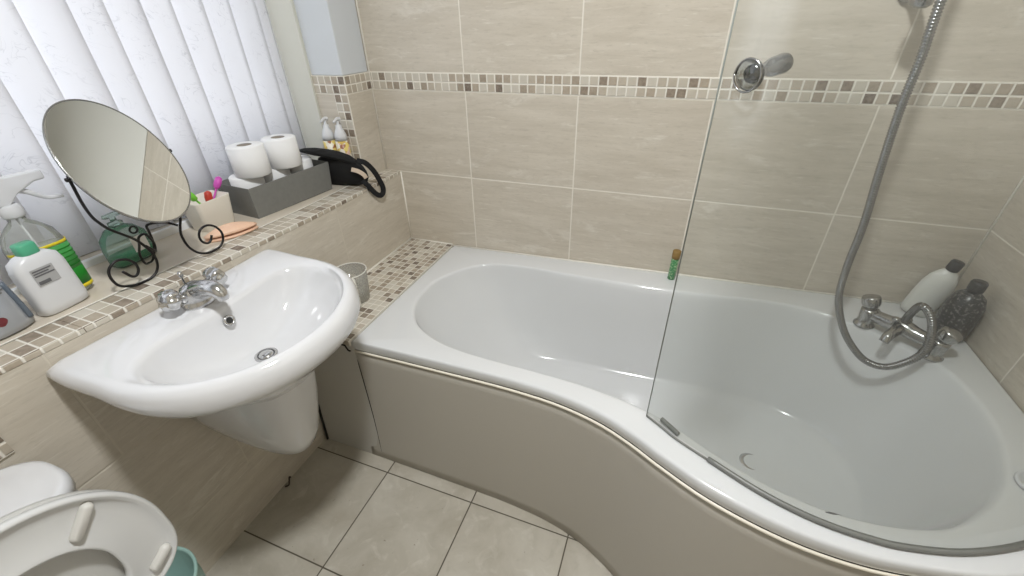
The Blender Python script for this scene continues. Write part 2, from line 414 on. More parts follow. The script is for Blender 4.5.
# white silicone in the corners
bm = bmesh.new()
tube(bm, [(XR-.001, -.001, .53), (XR-.001, -.001, 1.885)], .003, 6, smooth=False)
tube(bm, [(.001, -.001, .49), (.001, -.001, .79)], .003, 6, smooth=False)
tube(bm, [(-.066, -.001, .795), (-.066, -.001, ZC)], .003, 6, smooth=False)
struct('trim_9', bm, M['grout'], smooth=True)
# mosaic ledge between window wall and bath
LZ = 0.4895
struct('trim_10', B(0.0, 0.2075, -0.692, 0.0, LZ-.02, LZ), M['mos_ledge'])
bm = bmesh.new(); tube(bm, [(.002, -.002, LZ+.001), (.002, -.68, LZ+.001)], .0045, 6, smooth=False)
tube(bm, [(.002, -.002, LZ+.001), (.206, -.002, LZ+.001)], .003, 6, smooth=False)
struct('trim_11', bm, M['grout'], smooth=True)
struct('trim_12', B(0.0, 0.004, -1.9, -1.309, 0.66, 0.775), mosaic('mosaic_low', 'y', 'z', 0.0, 0.66, 0.027, 8))

# window: frame, glass, white bottom rail
wf = bmesh.new()
box(wf, -.43, -.375, -1.95, YP, SILL+.01, .870); box(wf, -.43, -.375, -1.95, YP, 2.03, 2.1)
box(wf, -.43, -.375, YP-.06, YP, .862, 2.03); box(wf, -.43, -.375, -1.95, -1.89, .862, 2.03)
box(wf, -.43, -.375, -1.06, -.99, .862, 2.03)
w = struct('window_1', wf, M['upvc'], bevel=0.006)
g = link('pane', B(-.407, -.401, -1.89, YP-.06, .862, 2.03), M['window_glass'], w)
struct('trim_13', B(-.30, -.287, -1.95, YP-.01, SILL, .822), M['upvc'], bevel=0.003)

# ------------------------------------------------------------------ vertical blind
bl = thing('vertical_blind', 'white vertical slat blind with faint swirl pattern hanging over the window', 'blind')
link('headrail', B(-.348, -.288, -1.93, YP-.012, 2.055, 2.095), M['upvc'], bl, bevel=.004)
ys = [-.155, -.2065, -.301, -.393, -.485, -.563, -.649, -.723, -.819]
while ys[-1] > -1.84: ys.append(ys[-1]-.089)
for k, yy in enumerate(ys):
    c = yy - .0445; bm = bmesh.new(); n = 6; rings = []
    ang = math.radians(20 + 4*math.sin(k*2.3))
    wdt = .0495 if k not in (0,) else .027
    if k == 0: c = yy - .026
    for zz in [.822 + .6*tilt_z(c), 1.1, 1.5, 2.06]:
        row = []
        for i in range(n+1):
            s = (i/n-.5)*2; cx = -.318 + math.sin(ang)*s*wdt + .004*(1-s*s) + .003*math.sin(zz*3+k); cy = c + math.cos(ang)*s*wdt
            row.append((cx, cy, zz + (.002*math.sin(k*1.7))))
        rings.append(row)
    loft(bm, rings, False, False, False)
    s = link('slat', bm, M['blind'], bl, smooth=True, solid=.0008)

# ------------------------------------------------------------------ bathtub
CX, CY = 1.05, -.38
zr = lambda x: .5084 + .0272*(x-1)
outer = [(1.885, -.70), (1.82, -.775), (1.74, -.83), (1.66, -.868), (1.567, -.890), (1.462, -.902), (1.351, -.893), (1.227, -.858), (1.126, -.808), (1.06, -.770), (.978, -.733), (.87, -.706), (.75, -.694), (.639, -.690), (.4, -.687), (.208, -.686)]
inner = [(.281, -.35), (.285, -.29), (.317, -.225), (.36, -.165), (.42, -.122), (.50, -.104), (.60, -.101), (.773, -.112), (1.04, -.122), (1.25, -.116), (1.36, -.105), (1.467, -.108), (1.532, -.122), (1.591, -.148), (1.65, -.185), (1.72, -.24), (1.778, -.312), (1.80, -.40), (1.800, -.50), (1.775, -.60), (1.735, -.68), (1.68, -.745), (1.61, -.80), (1.52, -.826), (1.42, -.829), (1.32, -.806), (1.23, -.765), (1.14, -.712), (1.05, -.676), (.967, -.657), (.88, -.645), (.8, -.64), (.68, -.634), (.58, -.626), (.50, -.612), (.42, -.583), (.355, -.540), (.31, -.48), (.288, -.42)]
bottom = [(.60, -.37), (.62, -.29), (.68, -.22), (.80, -.190), (1.0, -.185), (1.25, -.185), (1.45, -.2), (1.58, -.25), (1.66, -.35), (1.68, -.46), (1.65, -.58), (1.56, -.67), (1.43, -.715), (1.30, -.70), (1.18, -.645), (1.05, -.59), (.9, -.56), (.75, -.545), (.66, -.51), (.615, -.44)]
def dense(pts, closed): return [(p.x, p.y) for p in catmull([(a, b, 0) for a, b in pts], 10, closed)]
outer_c = dense(outer, False) + [(.208, 0.0), (1.885, 0.0)]
inner_c = dense(inner, True); bottom_c = dense(bottom, True)
def hit(poly, a):
    d = (math.cos(a), math.sin(a)); best = 0
    n = len(poly)
    for i in range(n):
        (x1, y1), (x2, y2) = poly[i], poly[(i+1) % n]
        x1 -= CX; x2 -= CX; y1 -= CY; y2 -= CY
        ex, ey = x2-x1, y2-y1; den = d[0]*ey - d[1]*ex
        if abs(den) < 1e-12: continue
        t = (x1*ey - y1*ex)/den; s = (x1*d[1] - y1*d[0])/den
        if t > 0 and -1e-9 <= s <= 1+1e-9: best = max(best, t)
    return best
corners = [math.atan2(y-CY, x-CX) % (2*PI) for x, y in ((.208, 0), (1.885, 0), (1.885, -.70), (.208, -.686))]
angs = sorted(set([round(2*PI*k/300, 6) for k in range(300)] + [round(c, 6) for c in corners]))
def fix(a):
    out = [angs[0]]
    for b in angs[1:]:
        if b - out[-1] < .006 and b not in [round(c, 6) for c in corners]: continue
        out.append(b)
    return out
angs = fix(angs)
RO = [hit(outer_c, a) for a in angs]; RI = [hit(inner_c, a) for a in angs]; RB = [hit(bottom_c, a) for a in angs]
def ring(rf, dz):
    out = []
    for a, ro, ri, rb in zip(angs, RO, RI, RB):
        r = rf(ro, ri, rb); x = CX + r*math.cos(a); y = CY + r*math.sin(a)
        x = min(x, 1.885-.0025); y = min(y, -.0025)
        out.append((x, y, zr(x) + dz))
    return out
tub = thing('bathtub', 'white curved shower bath with wide bulging right end along the tiled back wall', 'bathtub')
bm = bmesh.new()
R = [ring(lambda o, i, b: o-.030, -.031), ring(lambda o, i, b: o-.004, -.033), ring(lambda o, i, b: o, -.028), ring(lambda o, i, b: o-.0005, -.014), ring(lambda o, i, b: o-.0015, -.0065),
     ring(lambda o, i, b: o-.004, -.0025), ring(lambda o, i, b: o-.008, -.0005), ring(lambda o, i, b: o-.012, 0), ring(lambda o, i, b: min(o-.014, i+.012), 0), ring(lambda o, i, b: i+.006, -.0005), ring(lambda o, i, b: i+.002, -.003),
     ring(lambda o, i, b: i-.002, -.009), ring(lambda o, i, b: i-.006, -.026)]
for f, dz in ((.12, -.09), (.30, -.18), (.52, -.26), (.74, -.315), (.93, -.343), (1.0, -.352)):
    R.append(ring(lambda o, i, b, f=f: (i-.008)*(1-f)+b*f, dz))
R.append(ring(lambda o, i, b: b*.88, -.360)); R.append(ring(lambda o, i, b: b*.5, -.365)); R.append(ring(lambda o, i, b: b*.08, -.367))
loft(bm, R, False, True)
link('tub_shell', bm, M['white'], tub, smooth=True)
# panel below the rim
front = dense(outer, False)[::-1]
def offset(poly, d):
    out = []
    for i, (x, y) in enumerate(poly):
        a = poly[max(0, i-1)]; b = poly[min(len(poly)-1, i+1)]
        tx, ty = b[0]-a[0], b[1]-a[1]; l = math.hypot(tx, ty) or 1
        out.append((x + ty/l*d, y - tx/l*d))
    return out
f0 = [p for p in front]
def pz(poly, z): return [(min(x, 1.880), y, z(x) if callable(z) else z) for x, y in poly]
top = offset(f0, -.006); bot = offset(f0, .043)
rows = [pz(top, lambda x: zr(x)-.029)]
for t in (.1, .25, .5, .75, .93): rows.append([(min(a[0]*(1-t)+b[0]*t, 1.880), a[1]*(1-t)+b[1]*t, (zr(a[0])-.029)*(1-t)+.004*t) for a, b in zip(top, bot)])
rows.append(pz(bot, .001))
bm = bmesh.new(); loft(bm, rows, False, False, False)
link('bath_panel', bm, M['panel'], tub, smooth=True, solid=.006)['label'] = 'beige curved panel under the bath rim'
bm = bmesh.new(); tube(bm, [(min(x, 1.876), y, zr(x)-.0375) for x, y in offset(f0, -.001)][::3], .0042, 8, smooth=False)
link('panel_bead', bm, M['bead'], tub, smooth=True)['label'] = 'cream bead strip along the panel top'
bm = bmesh.new(); tube(bm, [(min(x, 1.878), y, zr(x)-.0325) for x, y in offset(f0, -.003)][::3], .0022, 6, smooth=False)
link('rim_gap', bm, M['gap'], tub, smooth=True)
# box end panel below the mosaic ledge
bm = bmesh.new()
loft(bm, [[(.014, -.690, LZ-.021), (.214, -.683, LZ-.021)], [(.014, -.729, .001), (.26, -.727, .001)]], False, False, False)
# left end stays flat: seam to the curved panel runs down to the right
link('end_panel', bm, M['panel2'], tub, solid=.008)['label'] = 'grey beige end panel below the mosaic ledge'
bm = bmesh.new()
tube(bm, [(.014, -.697, LZ-.016), (.150, -.699, LZ-.012), (.196, -.7, LZ-.012), (.205, -.7, LZ-.03), (.212, -.700, LZ-.03)], .0028, 6, smooth=False)
tube(bm, [(.006, -.70, LZ-.03), (.012, -.735, .003)], .004, 6, smooth=False)
tube(bm, [(.212, -.6845, LZ-.035), (.226, -.696, .36), (.244, -.7145, .17), (.252, -.7285, .03)], .0012, 6)
link('panel_seam', bm, M['gap'], tub, smooth=True)
# overflow ring on the foot end
pl = thing('bath_plug', 'round grey rimmed bath plug lying on the bath rim at the right edge', 'plug')
bm = bmesh.new(); lathe(bm, (1.797, -.655, zr(1.797)), (-.027, 0, 1), [(.026, 0), (.030, .001), (.032, .004), (.031, .008), (.027, .009), (.025, .006), (.008, .006)], 36)
link('plug_disc', bm, M['wplastic'], pl, smooth=True)
bm = bmesh.new(); lathe(bm, (1.797, -.655, zr(1.797)+.005), (-.027, 0, 1), [(.008, 0), (.010, .006), (.007, .012), (.002, .014)], 24)
link('plug_knob', bm, M['seal'], pl, smooth=True)
bm = bmesh.new(); lathe(bm, (1.42, -.45, .1525), (0, 0, 1), [(.034, -.004), (.034, .002), (.028, .004), (.02, .002), (.008, .001)], 32)
link('plug_hole', bm, M['chrome'], tub, smooth=True)
bm = bmesh.new(); lathe(bm, (1.427, -.8355, .5185), (0, .1, 1), [(.004, -.001), (.020, .0), (.004, .002)], 14, sx=1.0, sy=.2, udir=(1, .08, 0))  # thin flat dark sliver at the inner rim edge
link('dark_mark', bm, M['ink'], tub, smooth=True)['label'] = 'small dark mark on the inside of the bath'
# silicone along the walls
bm = bmesh.new(); tube(bm, [(x, -.0045, zr(x)+.001) for x in (.212, 1.876)], .004, 6, smooth=False)
link('silicone_bead', bm, M['grout'], tub, smooth=True)

# ------------------------------------------------------------------ shower screen
scr = thing('shower_screen', 'curved clear glass bath screen standing on the rim of the bath', 'shower screen')
gl = [(1.083, -.708), (1.118, -.732), (1.153, -.757), (1.229, -.797), (1.294, -.830), (1.352, -.852), (1.412, -.866), (1.47, -.8705), (1.522, -.868), (1.607, -.848), (1.694, -.808), (1.77, -.758), (1.84, -.70), (1.875, -.665)]
G = dense(gl, False)
bm = bmesh.new(); loft(bm, [[(x, y, zr(x)+.012) for x, y in G], [(x, y, 1.9) for x, y in G]], False, False, False)
link('glass_panel', bm, M['screen'], scr, smooth=True)
bm = bmesh.new(); tube(bm, [(G[0][0], G[0][1], zr(G[0][0])+.006), (G[0][0], G[0][1], 1.9)], .0014, 6, smooth=False)
link('glass_edge', bm, M['glassedge'], scr, smooth=True)
bm = bmesh.new(); tube(bm, [(x, y, zr(x)+.007) for x, y in G[28:]][::2], .0055, 8, smooth=False)
tube(bm, [(x, y, zr(x)+.004) for x, y in G[:30]][::2], .0022, 8, smooth=False)
link('bottom_seal', bm, M['seal'], scr, smooth=True)
bm = bmesh.new(); tube(bm, [(1.116, -.712, .520), (1.138, -.729, .519), (1.155, -.742, .517)], .0055, 8)
link('seal_end', bm, M['seal'], scr, smooth=True)
link('wall_channel', B(1.868, 1.884, -.69, -.65, .54, 1.9), M['chrome'], scr, bevel=.003)
kn = Vector((1.121, -.7335, 1.2375)); kd = Vector((.66, .72, .16)).normalized()
bm = bmesh.new(); lathe(bm, kn-kd*.0125, kd, [(.012, 0), (.0195, .0015), (.021, .005), (.0195, .0085), (.012, .010)], 32)
link('knob_disc', bm, glass_mat('clear_knob', (.80, .82, .81), .03, .25, .06, (.5, .5, .5)), scr, smooth=True)['label'] = 'clear round knob disc'
bm = bmesh.new(); tube(bm, [kn-kd*.0122+Vector((0.0205*math.cos(a)*(-kd.y), 0.0205*math.cos(a)*kd.x, 0.0205*math.sin(a))) for a in [2*PI*k/32 for k in range(33)]], .0014, 6, smooth=False)
link('knob_rim', bm, M['chrome_old'], scr, smooth=True)
bm = bmesh.new(); lathe(bm, kn-kd*.006, kd, [(.011, 0), (.0125, .004), (.0125, .008), (.008, .012), (.007, .03), (.0105, .034), (.0125, .042), (.0135, .062), (.0125, .067), (.008, .069)], 28)
link('knob_shaft', bm, M['chrome_dark'], scr, smooth=True)

# ------------------------------------------------------------------ bath mixer tap with hose
tp = thing('bath_mixer_tap', 'chrome deck mounted bath shower mixer on the back right bath corner', 'tap')
c1 = Vector((1.648, -.158, .566)); c2 = Vector((1.768, -.268, .568)); ax = (c2-c1).normalized(); nrm = Vector((ax.y, -ax.x, 0))   # nrm points into the bath
bm = bmesh.new(); tube(bm, [c1-ax*.01, c1, c1.lerp(c2, .3), c1.lerp(c2, .5)+Vector((0, 0, .004)), c1.lerp(c2, .7), c2, c2+ax*.01], .017, 18, rf=lambda t: .0165+.006*math.exp(-((t-.5)/.2)**2))
link('tap_body', bm, M['chrome_old'], tp, smooth=True)
for c in (c1, c2):
    zb = zr(c.x)-.001
    bm = bmesh.new(); lathe(bm, (c.x, c.y, zb), (0, 0, 1), [(.026, 0), (.026, .005), (.021, .010), (.020, .024), (.0225, c.z-zb+.006), (.0225, c.z-zb+.014), (.015, c.z-zb+.018)], 24)
    link('tap_pillar', bm, M['chrome_old'], tp, smooth=True)
    hd = (ax*(-1 if c is c1 else 1)*.35 + Vector((0, 0, 1))).normalized()
    bm = bmesh.new(); lathe(bm, c+Vector((0, 0, .012)), hd, [(.014, 0), (.014, .006), (.0195, .011), (.0225, .020), (.0225, .036), (.020, .041), (.008, .042)], 24)
    link('tap_handle', bm, M['chrome_old'], tp, smooth=True)
mid = c1.lerp(c2, .5)
bm = bmesh.new(); tube(bm, [mid, mid+nrm*.03+Vector((0, 0, .004)), mid+nrm*.062+Vector((0, 0, -.004)), mid+nrm*.074+Vector((0, 0, -.020))], .013, 16, rf=lambda t: .0155-.004*t)
link('spout', bm, M['chrome_old'], tp, smooth=True)
bm = bmesh.new(); lathe(bm, mid+Vector((0, 0, .012)), (0, 0, 1), [(.012, 0), (.012, .02), (.009, .024), (.009, .035), (.006, .038)], 20)
lathe(bm, mid+nrm*.028-ax*.012+Vector((0, 0, .012)), (0, 0, 1), [(.0045, 0), (.0045, .014), (.009, .016), (.009, .024), (.006, .026)], 16)
link('diverter', bm, M['chrome_old'], tp, smooth=True)
# hose: up from the tap, loops over and down inside the bath, then up to the wall bracket
hp = [(1.706, -.216, .585), (1.702, -.222, .615), (1.700, -.25, .664), (1.714, -.28, .653), (1.724, -.30, .613), (1.728, -.305, .569), (1.714, -.305, .53), (1.676, -.30, .490), (1.633, -.29, .490), (1.593, -.275, .521), (1.559, -.255, .568),
      (1.532, -.23, .64), (1.528, -.205, .724), (1.526, -.195, .839), (1.511, -.19, .981), (1.498, -.19, 1.116), (1.495, -.19, 1.216), (1.488, -.19, 1.296), (1.488, -.17, 1.42), (1.495, -.14, 1.54)]
HP = catmull(hp, 22)
bm = bmesh.new(); L = [0]
for a, b in zip(HP, HP[1:]): L.append(L[-1]+(b-a).length)
tot = L[-1]; nn = int(tot/.0020); pts = []
j = 0
for k in range(nn+1):
    s = tot*k/nn
    while j < len(L)-2 and L[j+1] < s: j += 1
    f = (s-L[j])/max(1e-9, L[j+1]-L[j]); pts.append(HP[j].lerp(HP[j+1], min(1, f)))
tube(bm, pts, .0075, 10, smooth=False, rf=lambda t: .0068+.0011*math.sin(PI*nn*t/1.0) if False else (.0096 if int(round(t*nn)) % 3 else .0072))
ho = link('shower_hose', bm, M['chrome_dark'], tp, smooth=True)
ho['label'] = 'ribbed chrome shower hose looping from tap to wall'
# wall bracket holding the hand shower (its lower end shows at the top edge)
hb = thing('shower_bracket', 'dark chrome shower holder on the back wall at the top edge', 'shower holder')
bm = bmesh.new(); lathe(bm, (1.490, -.0005, 1.345), (0, -1, 0), [(.026, 0), (.026, .01), (.016, .02), (.012, .05), (.012, .10)], 24)
link('wall_mount', bm, M['chrome_old'], hb, smooth=True)
bm = bmesh.new(); lathe(bm, (1.478, -.118, 1.310), (.02, -.12, 1), [(.014, 0), (.021, .006), (.022, .03), (.019, .05), (.015, .052)], 24)
link('socket', bm, M['chrome_old'], hb, smooth=True)

hd_ = [(1.495, -.14, 1.535), (1.499, -.13, 1.58), (1.504, -.125, 1.66), (1.504, -.14, 1.72)]
bm = bmesh.new(); tube(bm, hd_, .012, 14, rf=lambda t: .011+.004*t); link('handset_handle', bm, M['chrome_old'], tp, smooth=True)
bm = bmesh.new(); lathe(bm, (1.504, -.135, 1.735), (0, -.85, -.5), [(.016, -.012), (.034, 0), (.040, .012), (.040, .020), (.034, .022)], 32); link('handset_head', bm, M['chrome_old'], tp, smooth=True)

# ------------------------------------------------------------------ bottles at the tap end
def bottle(name, label, base, axis, prof, mat, capmat, capprof, sx=1, sy=1, udir=None, cat='bottle', n=32):
    t = thing(name, label, cat)
    bm = bmesh.new(); lathe(bm, base, axis, prof, n, sx=sx, sy=sy, udir=udir); link('bottle_body', bm, mat, t, smooth=True)
    bm = bmesh.new(); lathe(bm, base, axis, capprof, n, udir=udir); link('cap', bm, capmat, t, smooth=True)
    return t
bottle('shampoo_bottle', 'white plastic bottle with a black cap behind the bath mixer tap', (1.800, -.050, zr(1.8)), (.17, -.02, 1),
       [(.020, 0), (.030, .003), (.033, .02), (.034, .07), (.033, .105), (.028, .130), (.019, .148), (.012, .156), (.011, .160)], M['white_bottle'], M['blackcap'],
       [(.011, .155), (.0145, .157), (.0155, .162), (.0155, .182), (.0135, .186)], sx=1.15, sy=.8, udir=(1, -.3, 0))
db = bottle('shower_gel_bottle', 'dark speckled bottle with a dark cap in the bath corner', (1.838, -.158, zr(1.84)), (-.02, -.02, 1),
       [(.026, 0), (.036, .003), (.039, .02), (.041, .07), (.040, .110), (.032, .134), (.019, .146), (.013, .150)], M['dark_bottle'], M['blackcap'],
       [(.013, .150), (.0165, .152), (.0172, .157), (.0172, .176), (.015, .180)], sx=1.0, sy=.95, udir=(.3, -1, 0))
bm = bmesh.new(); tube(bm, [(1.814, -.176, .650), (1.822, -.187, .641), (1.836, -.190, .632)], .0022, 6); link('label_band', bm, M['label_white'], db, smooth=True)
gb = thing('essence_bottle', 'small green wrapped bottle with a brown stopper on the back bath rim', 'bottle')
bm = bmesh.new(); lathe(bm, (1.104, -.040, zr(1.1)), (0.02, 0, 1), [(.010, 0), (.0125, .002), (.0125, .078), (.0105, .083)], 24)
link('bottle_body', bm, M['green_print'], gb, smooth=True)
bm = bmesh.new(); lathe(bm, (1.104, -.040, zr(1.1)), (0.02, 0, 1), [(.0105, .082), (.0135, .084), (.014, .1), (.0135, .112), (.010, .114)], 24)
link('stopper', bm, M['cork'], gb, smooth=True)

# ------------------------------------------------------------------ basin
bs = thing('wash_basin', 'white ceramic wall hung basin with half pedestal below the window sill', 'basin')
BX, BY, BZ = .215, -.948, .777
def sym(half): return half + [(x, -y) for x, y in half[::-1] if abs(y) > 1e-6]
oh = [(0.0, .263), (.05, .264), (.12, .260), (.19, .259), (.25, .250), (.31, .226), (.36, .188), (.40, .137), (.427, .072), (.436, 0.0)]
ih = [(.132, .0), (.132, .08), (.133, .135), (.139, .172), (.158, .200), (.195, .217), (.245, .215), (.295, .197), (.345, .158), (.383, .104), (.401, .046), (.405, 0.0)]
def loopc(half, closed_start):
    pts = sym(half)
    return pts
oc_ = [(p.x, p.y) for p in catmull([(x, y, 0) for x, y in sym(oh)], 8)]          # open at wall
ic_ = dense(sym(ih[1:])+[(.132, 0.0)], True)
def hitp(poly, a, cx, cy):
    global CX, CY
    s = (CX, CY); CX, CY = cx, cy; r = hit(poly, a); CX, CY = s; return r
na = 160
ba = sorted(set([round(2*PI*k/na, 6) for k in range(na)] + [round(math.atan2(s*.250, -.215) % (2*PI), 6) for s in (1, -1)]))
BO = [hitp(oc_, a, .215, 0) for a in ba]; BI = [hitp(ic_, a, .215, 0) for a in ba]
def bring(rf, z, cx=.215):
    out = []
    for a, o_, i_ in zip(ba, BO, BI):
        r = rf(o_, i_, a); x = .215 + r*math.cos(a) ; y = BY + r*math.sin(a)
        out.append((max(.0006, x), y, z(x) if callable(z) else z))
    if not callable(z) and z < .770:
        out = [(x, y, .777-(.777-z)*(.52+.48*min(1, x/.30)**.8)) for x, y, z in out]
    return out
def circ(r, z, cx): return [(cx + r*math.cos(a), BY + r*math.sin(a), z) for a in ba]
def lerp_rings(a, b, t): return [tuple(p*(1-t)+q*t for p, q in zip(u, v)) for u, v in zip(a, b)]
wz = .652
r_in = bring(lambda o, i, a: i-.010, BZ-.020); r_b = circ(.030, wz+.0005, .222)
rings = [circ(.05, .57, .16), circ(.085, .585, .17), bring(lambda o, i, a: o*.50, .610), bring(lambda o, i, a: o*.64, .645), bring(lambda o, i, a: o*.79, .680), bring(lambda o, i, a: o-.030, .703), bring(lambda o, i, a: o-.004, .716), bring(lambda o, i, a: o+.001, .728),
         bring(lambda o, i, a: o+.002, .745), bring(lambda o, i, a: o-.002, .762), bring(lambda o, i, a: o-.009, .773), bring(lambda o, i, a: o-.018, BZ+.0005), bring(lambda o, i, a: o-.026, BZ+.0005), 
         bring(lambda o, i, a: min(o-.03, i+.012), BZ-.0025), bring(lambda o, i, a: i+.004, BZ-.004), bring(lambda o, i, a: i-.004, BZ-.009), r_in]
for t, dz in ((.05, .020), (.12, .038), (.23, .058), (.37, .076), (.54, .092), (.72, .1045), (.88, .111)):
    q = lerp_rings(r_in, r_b, t); rings.append([(x, y, BZ-.012-dz) for x, y, z in q])
rings += [r_b, circ(.022, wz, .222)]
bm = bmesh.new(); loft(bm, rings, True, True); link('basin_bowl', bm, M['ceramic'], bs, smooth=True)
bm = bmesh.new(); lathe(bm, (.222, BY, wz-.001), (0, 0, 1), [(.025, 0), (.025, .004), (.021, .006), (.017, .003), (.017, .005), (.013, .008), (.004, .0095)], 32)
w_ = link('waste', bm, M['chrome'], bs, smooth=True); w_['label'] = 'chrome plug and waste ring'
bm = bmesh.new(); lathe(bm, (.222, BY, wz+.0032), (0, 0, 1), [(.0172, 0), (.0206, .0004)], 32, True, False); link('waste_gap', bm, M['steel'], w_)
on = Vector((1, 0, .42)).normalized(); ocn = Vector((.1535, BY-.004, .741))
bm = bmesh.new(); lathe(bm, ocn-on*.004, on, [(.0125, 0), (.0125, .006), (.0105, .0072), (.0072, .0062), (.0072, .003)], 24)
v_ = link('overflow_ring', bm, M['chrome'], bs, smooth=True)
bm = bmesh.new(); lathe(bm, ocn, on, [(.0068, 0), (.0068, .0014)], 20); link('overflow_hole', bm, M['steel'], v_)
# half pedestal
def ush(hw, d, z, y0=BY, r=None, n=14):
    out = []
    for k in range(n*2+1):
        a = -PI/2 + PI*k/(n*2)
        c, s = math.cos(a), math.sin(a)
        out.append((max(.0008, d*(abs(c)**.75)), y0 + hw*(abs(s)**.8)*(1 if s > 0 else -1), z))
    return out
def utilt(hw, d, z, k, dy=0): return [(x, y, zz + k*max(0, 1-x/d)) for x, y, zz in ush(hw, d, z, BY-.004+dy)]
P_ = [utilt(.122, .315, .650, 0), utilt(.122, .316, .61, 0), utilt(.117, .302, .53, .01), utilt(.108, .284, .45, .03), utilt(.097, .268, .385, .06), utilt(.083, .250, .343, .085), utilt(.070, .228, .322, .10), utilt(.045, .17, .315, .10)]
bm = bmesh.new(); loft(bm, P_, True, True); link('half_pedestal', bm, M['ceramic'], bs, smooth=True)

# basin tap
bt = thing('basin_mixer_tap', 'chrome two handled mixer tap on the back of the basin', 'tap')
tz = BZ-.002; tc = Vector((.082, -.953, tz))
bm = bmesh.new(); lathe(bm, tc, (0, 0, 1), [(.028, 0), (.029, .004), (.025, .010), (.024, .022), (.026, .034), (.021, .046), (.009, .053)], 28, sx=1.0, sy=1.25, udir=(1, 0, 0))
link('tap_body', bm, M['chrome'], bt, smooth=True)
bm = bmesh.new(); tube(bm, [tc+Vector((-.005, 0, .026)), tc+Vector((.02, 0, .040)), tc+Vector((.052, 0, .050)), tc+Vector((.076, 0, .050)), tc+Vector((.088, 0, .040)), tc+Vector((.089, 0, .030))], .014, 18, rf=lambda t: .023-.0115*t)
link('spout', bm, M['chrome'], bt, smooth=True)
for s in (-1, 1):
    hd = Vector((.05, s, .42)).normalized(); hb0 = tc+Vector((0, s*.020, .026))
    bm = bmesh.new(); lathe(bm, hb0, hd, [(.012, 0), (.0125, .012), (.010, .016), (.0125, .022)], 20)
    link('handle_neck', bm, M['chrome'], bt, smooth=True)
    bm = bmesh.new(); nl = 48; rr = []
    for r, h in [(.010, .020), (.019, .023), (.0232, .031), (.0232, .042), (.019, .050), (.011, .053)]:
        u, w2 = frame(hd)
        rr.append([hb0+hd*h+(u*math.cos(2*PI*k/nl)+w2*math.sin(2*PI*k/nl))*(r*(1+(.07*math.cos(8*2*PI*k/nl) if r > .015 else 0))) for k in range(nl)])
    loft(bm, rr); link('tap_handle', bm, M['chrome'], bt, smooth=True)
bm = bmesh.new(); lathe(bm, tc+Vector((-.022, 0, .03)), (0, 0, 1), [(.0022, 0), (.0022, .034), (.0052, .036), (.0055, .044), (.003, .047)], 14)
link('plug_lifter', bm, M['chrome'], bt, smooth=True)

# jug on the mosaic ledge
jg = thing('plastic_jug', 'translucent plastic jug with a white handle on the mosaic ledge behind the basin', 'jug')
jb = Vector((.078, -.488, LZ))
bm = bmesh.new(); lathe(bm, jb, (0, 0, 1), [(.044, .001), (.047, .003), (.0555, .112)], 40, True, False); link('jug_wall', bm, M['frost'], jg, smooth=True, solid=.001)
bm = bmesh.new(); tube(bm, [jb+Vector((.056*math.cos(a), .056*math.sin(a), .113)) for a in [2*PI*k/40 for k in range(41)]], .0018, 8, smooth=False)
link('jug_rim', bm, M['frostw'], jg, smooth=True)
hdv = Vector((.72, -.69, 0)); bm = bmesh.new()
tube(bm, [jb+hdv*.054+Vector((0, 0, .104)), jb+hdv*.068+Vector((0, 0, .104)), jb+hdv*.078+Vector((0, 0, .090)), jb+hdv*.080+Vector((0, 0, .06)), jb+hdv*.074+Vector((0, 0, .014))], .009, 12)
link('jug_handle', bm, M['frostw'], jg, smooth=True)

# ------------------------------------------------------------------ toilet
to = thing('toilet', 'white close coupled toilet with raised seat at the bottom left corner', 'toilet')
TY = -1.455
def rr3(cx, cy, hx, hy, r, z): return [(x, y, z) for x, y in rrect(cx, cy, hx, hy, r, 8)]
bm = bmesh.new(); loft(bm, [rr3(.100, TY, .085, .134, .05, .40), rr3(.102, TY, .090, .143, .06, .50), rr3(.105, TY, .094, .149, .07, .625), rr3(.105, TY, .088, .143, .07, .63)])
link('cistern', bm, M['ceramic'], to, smooth=True)
bm = bmesh.new(); loft(bm, [rr3(.107, TY, .094, .150, .080, .630), rr3(.107, TY, .100, .156, .086, .635), rr3(.107, TY, .100, .156, .086, .650), rr3(.107, TY, .097, .153, .083, .658), rr3(.107, TY, .089, .145, .076, .661), rr3(.107, TY, .083, .139, .070, .659), rr3(.107, TY, .06, .12, .05, .661)])
link('cistern_lid', bm, M['ceramic'], to, smooth=True)
def bowl(hx0, hx1, hy, z, cx0=.19):
    out = []
    for k in range(40):
        a = 2*PI*k/40; c = math.cos(a); s = math.sin(a)
        out.append((cx0 + .24 + (hx1 if c > 0 else hx0)*c, TY+hy*s, z))
    return out
bm = bmesh.new(); loft(bm, [bowl(.20, .13, .10, .0), bowl(.19, .12, .095, .06), bowl(.19, .13, .10, .18), bowl(.22, .19, .15, .30), bowl(.24, .235, .175, .385), bowl(.24, .24, .18, .405), bowl(.235, .235, .175, .412),
    bowl(.19, .19, .13, .412), bowl(.17, .17, .115, .39), bowl(.11, .10, .07, .27), bowl(.05, .05, .04, .2)]); link('toilet_bowl', bm, M['ceramic'], to, smooth=True)
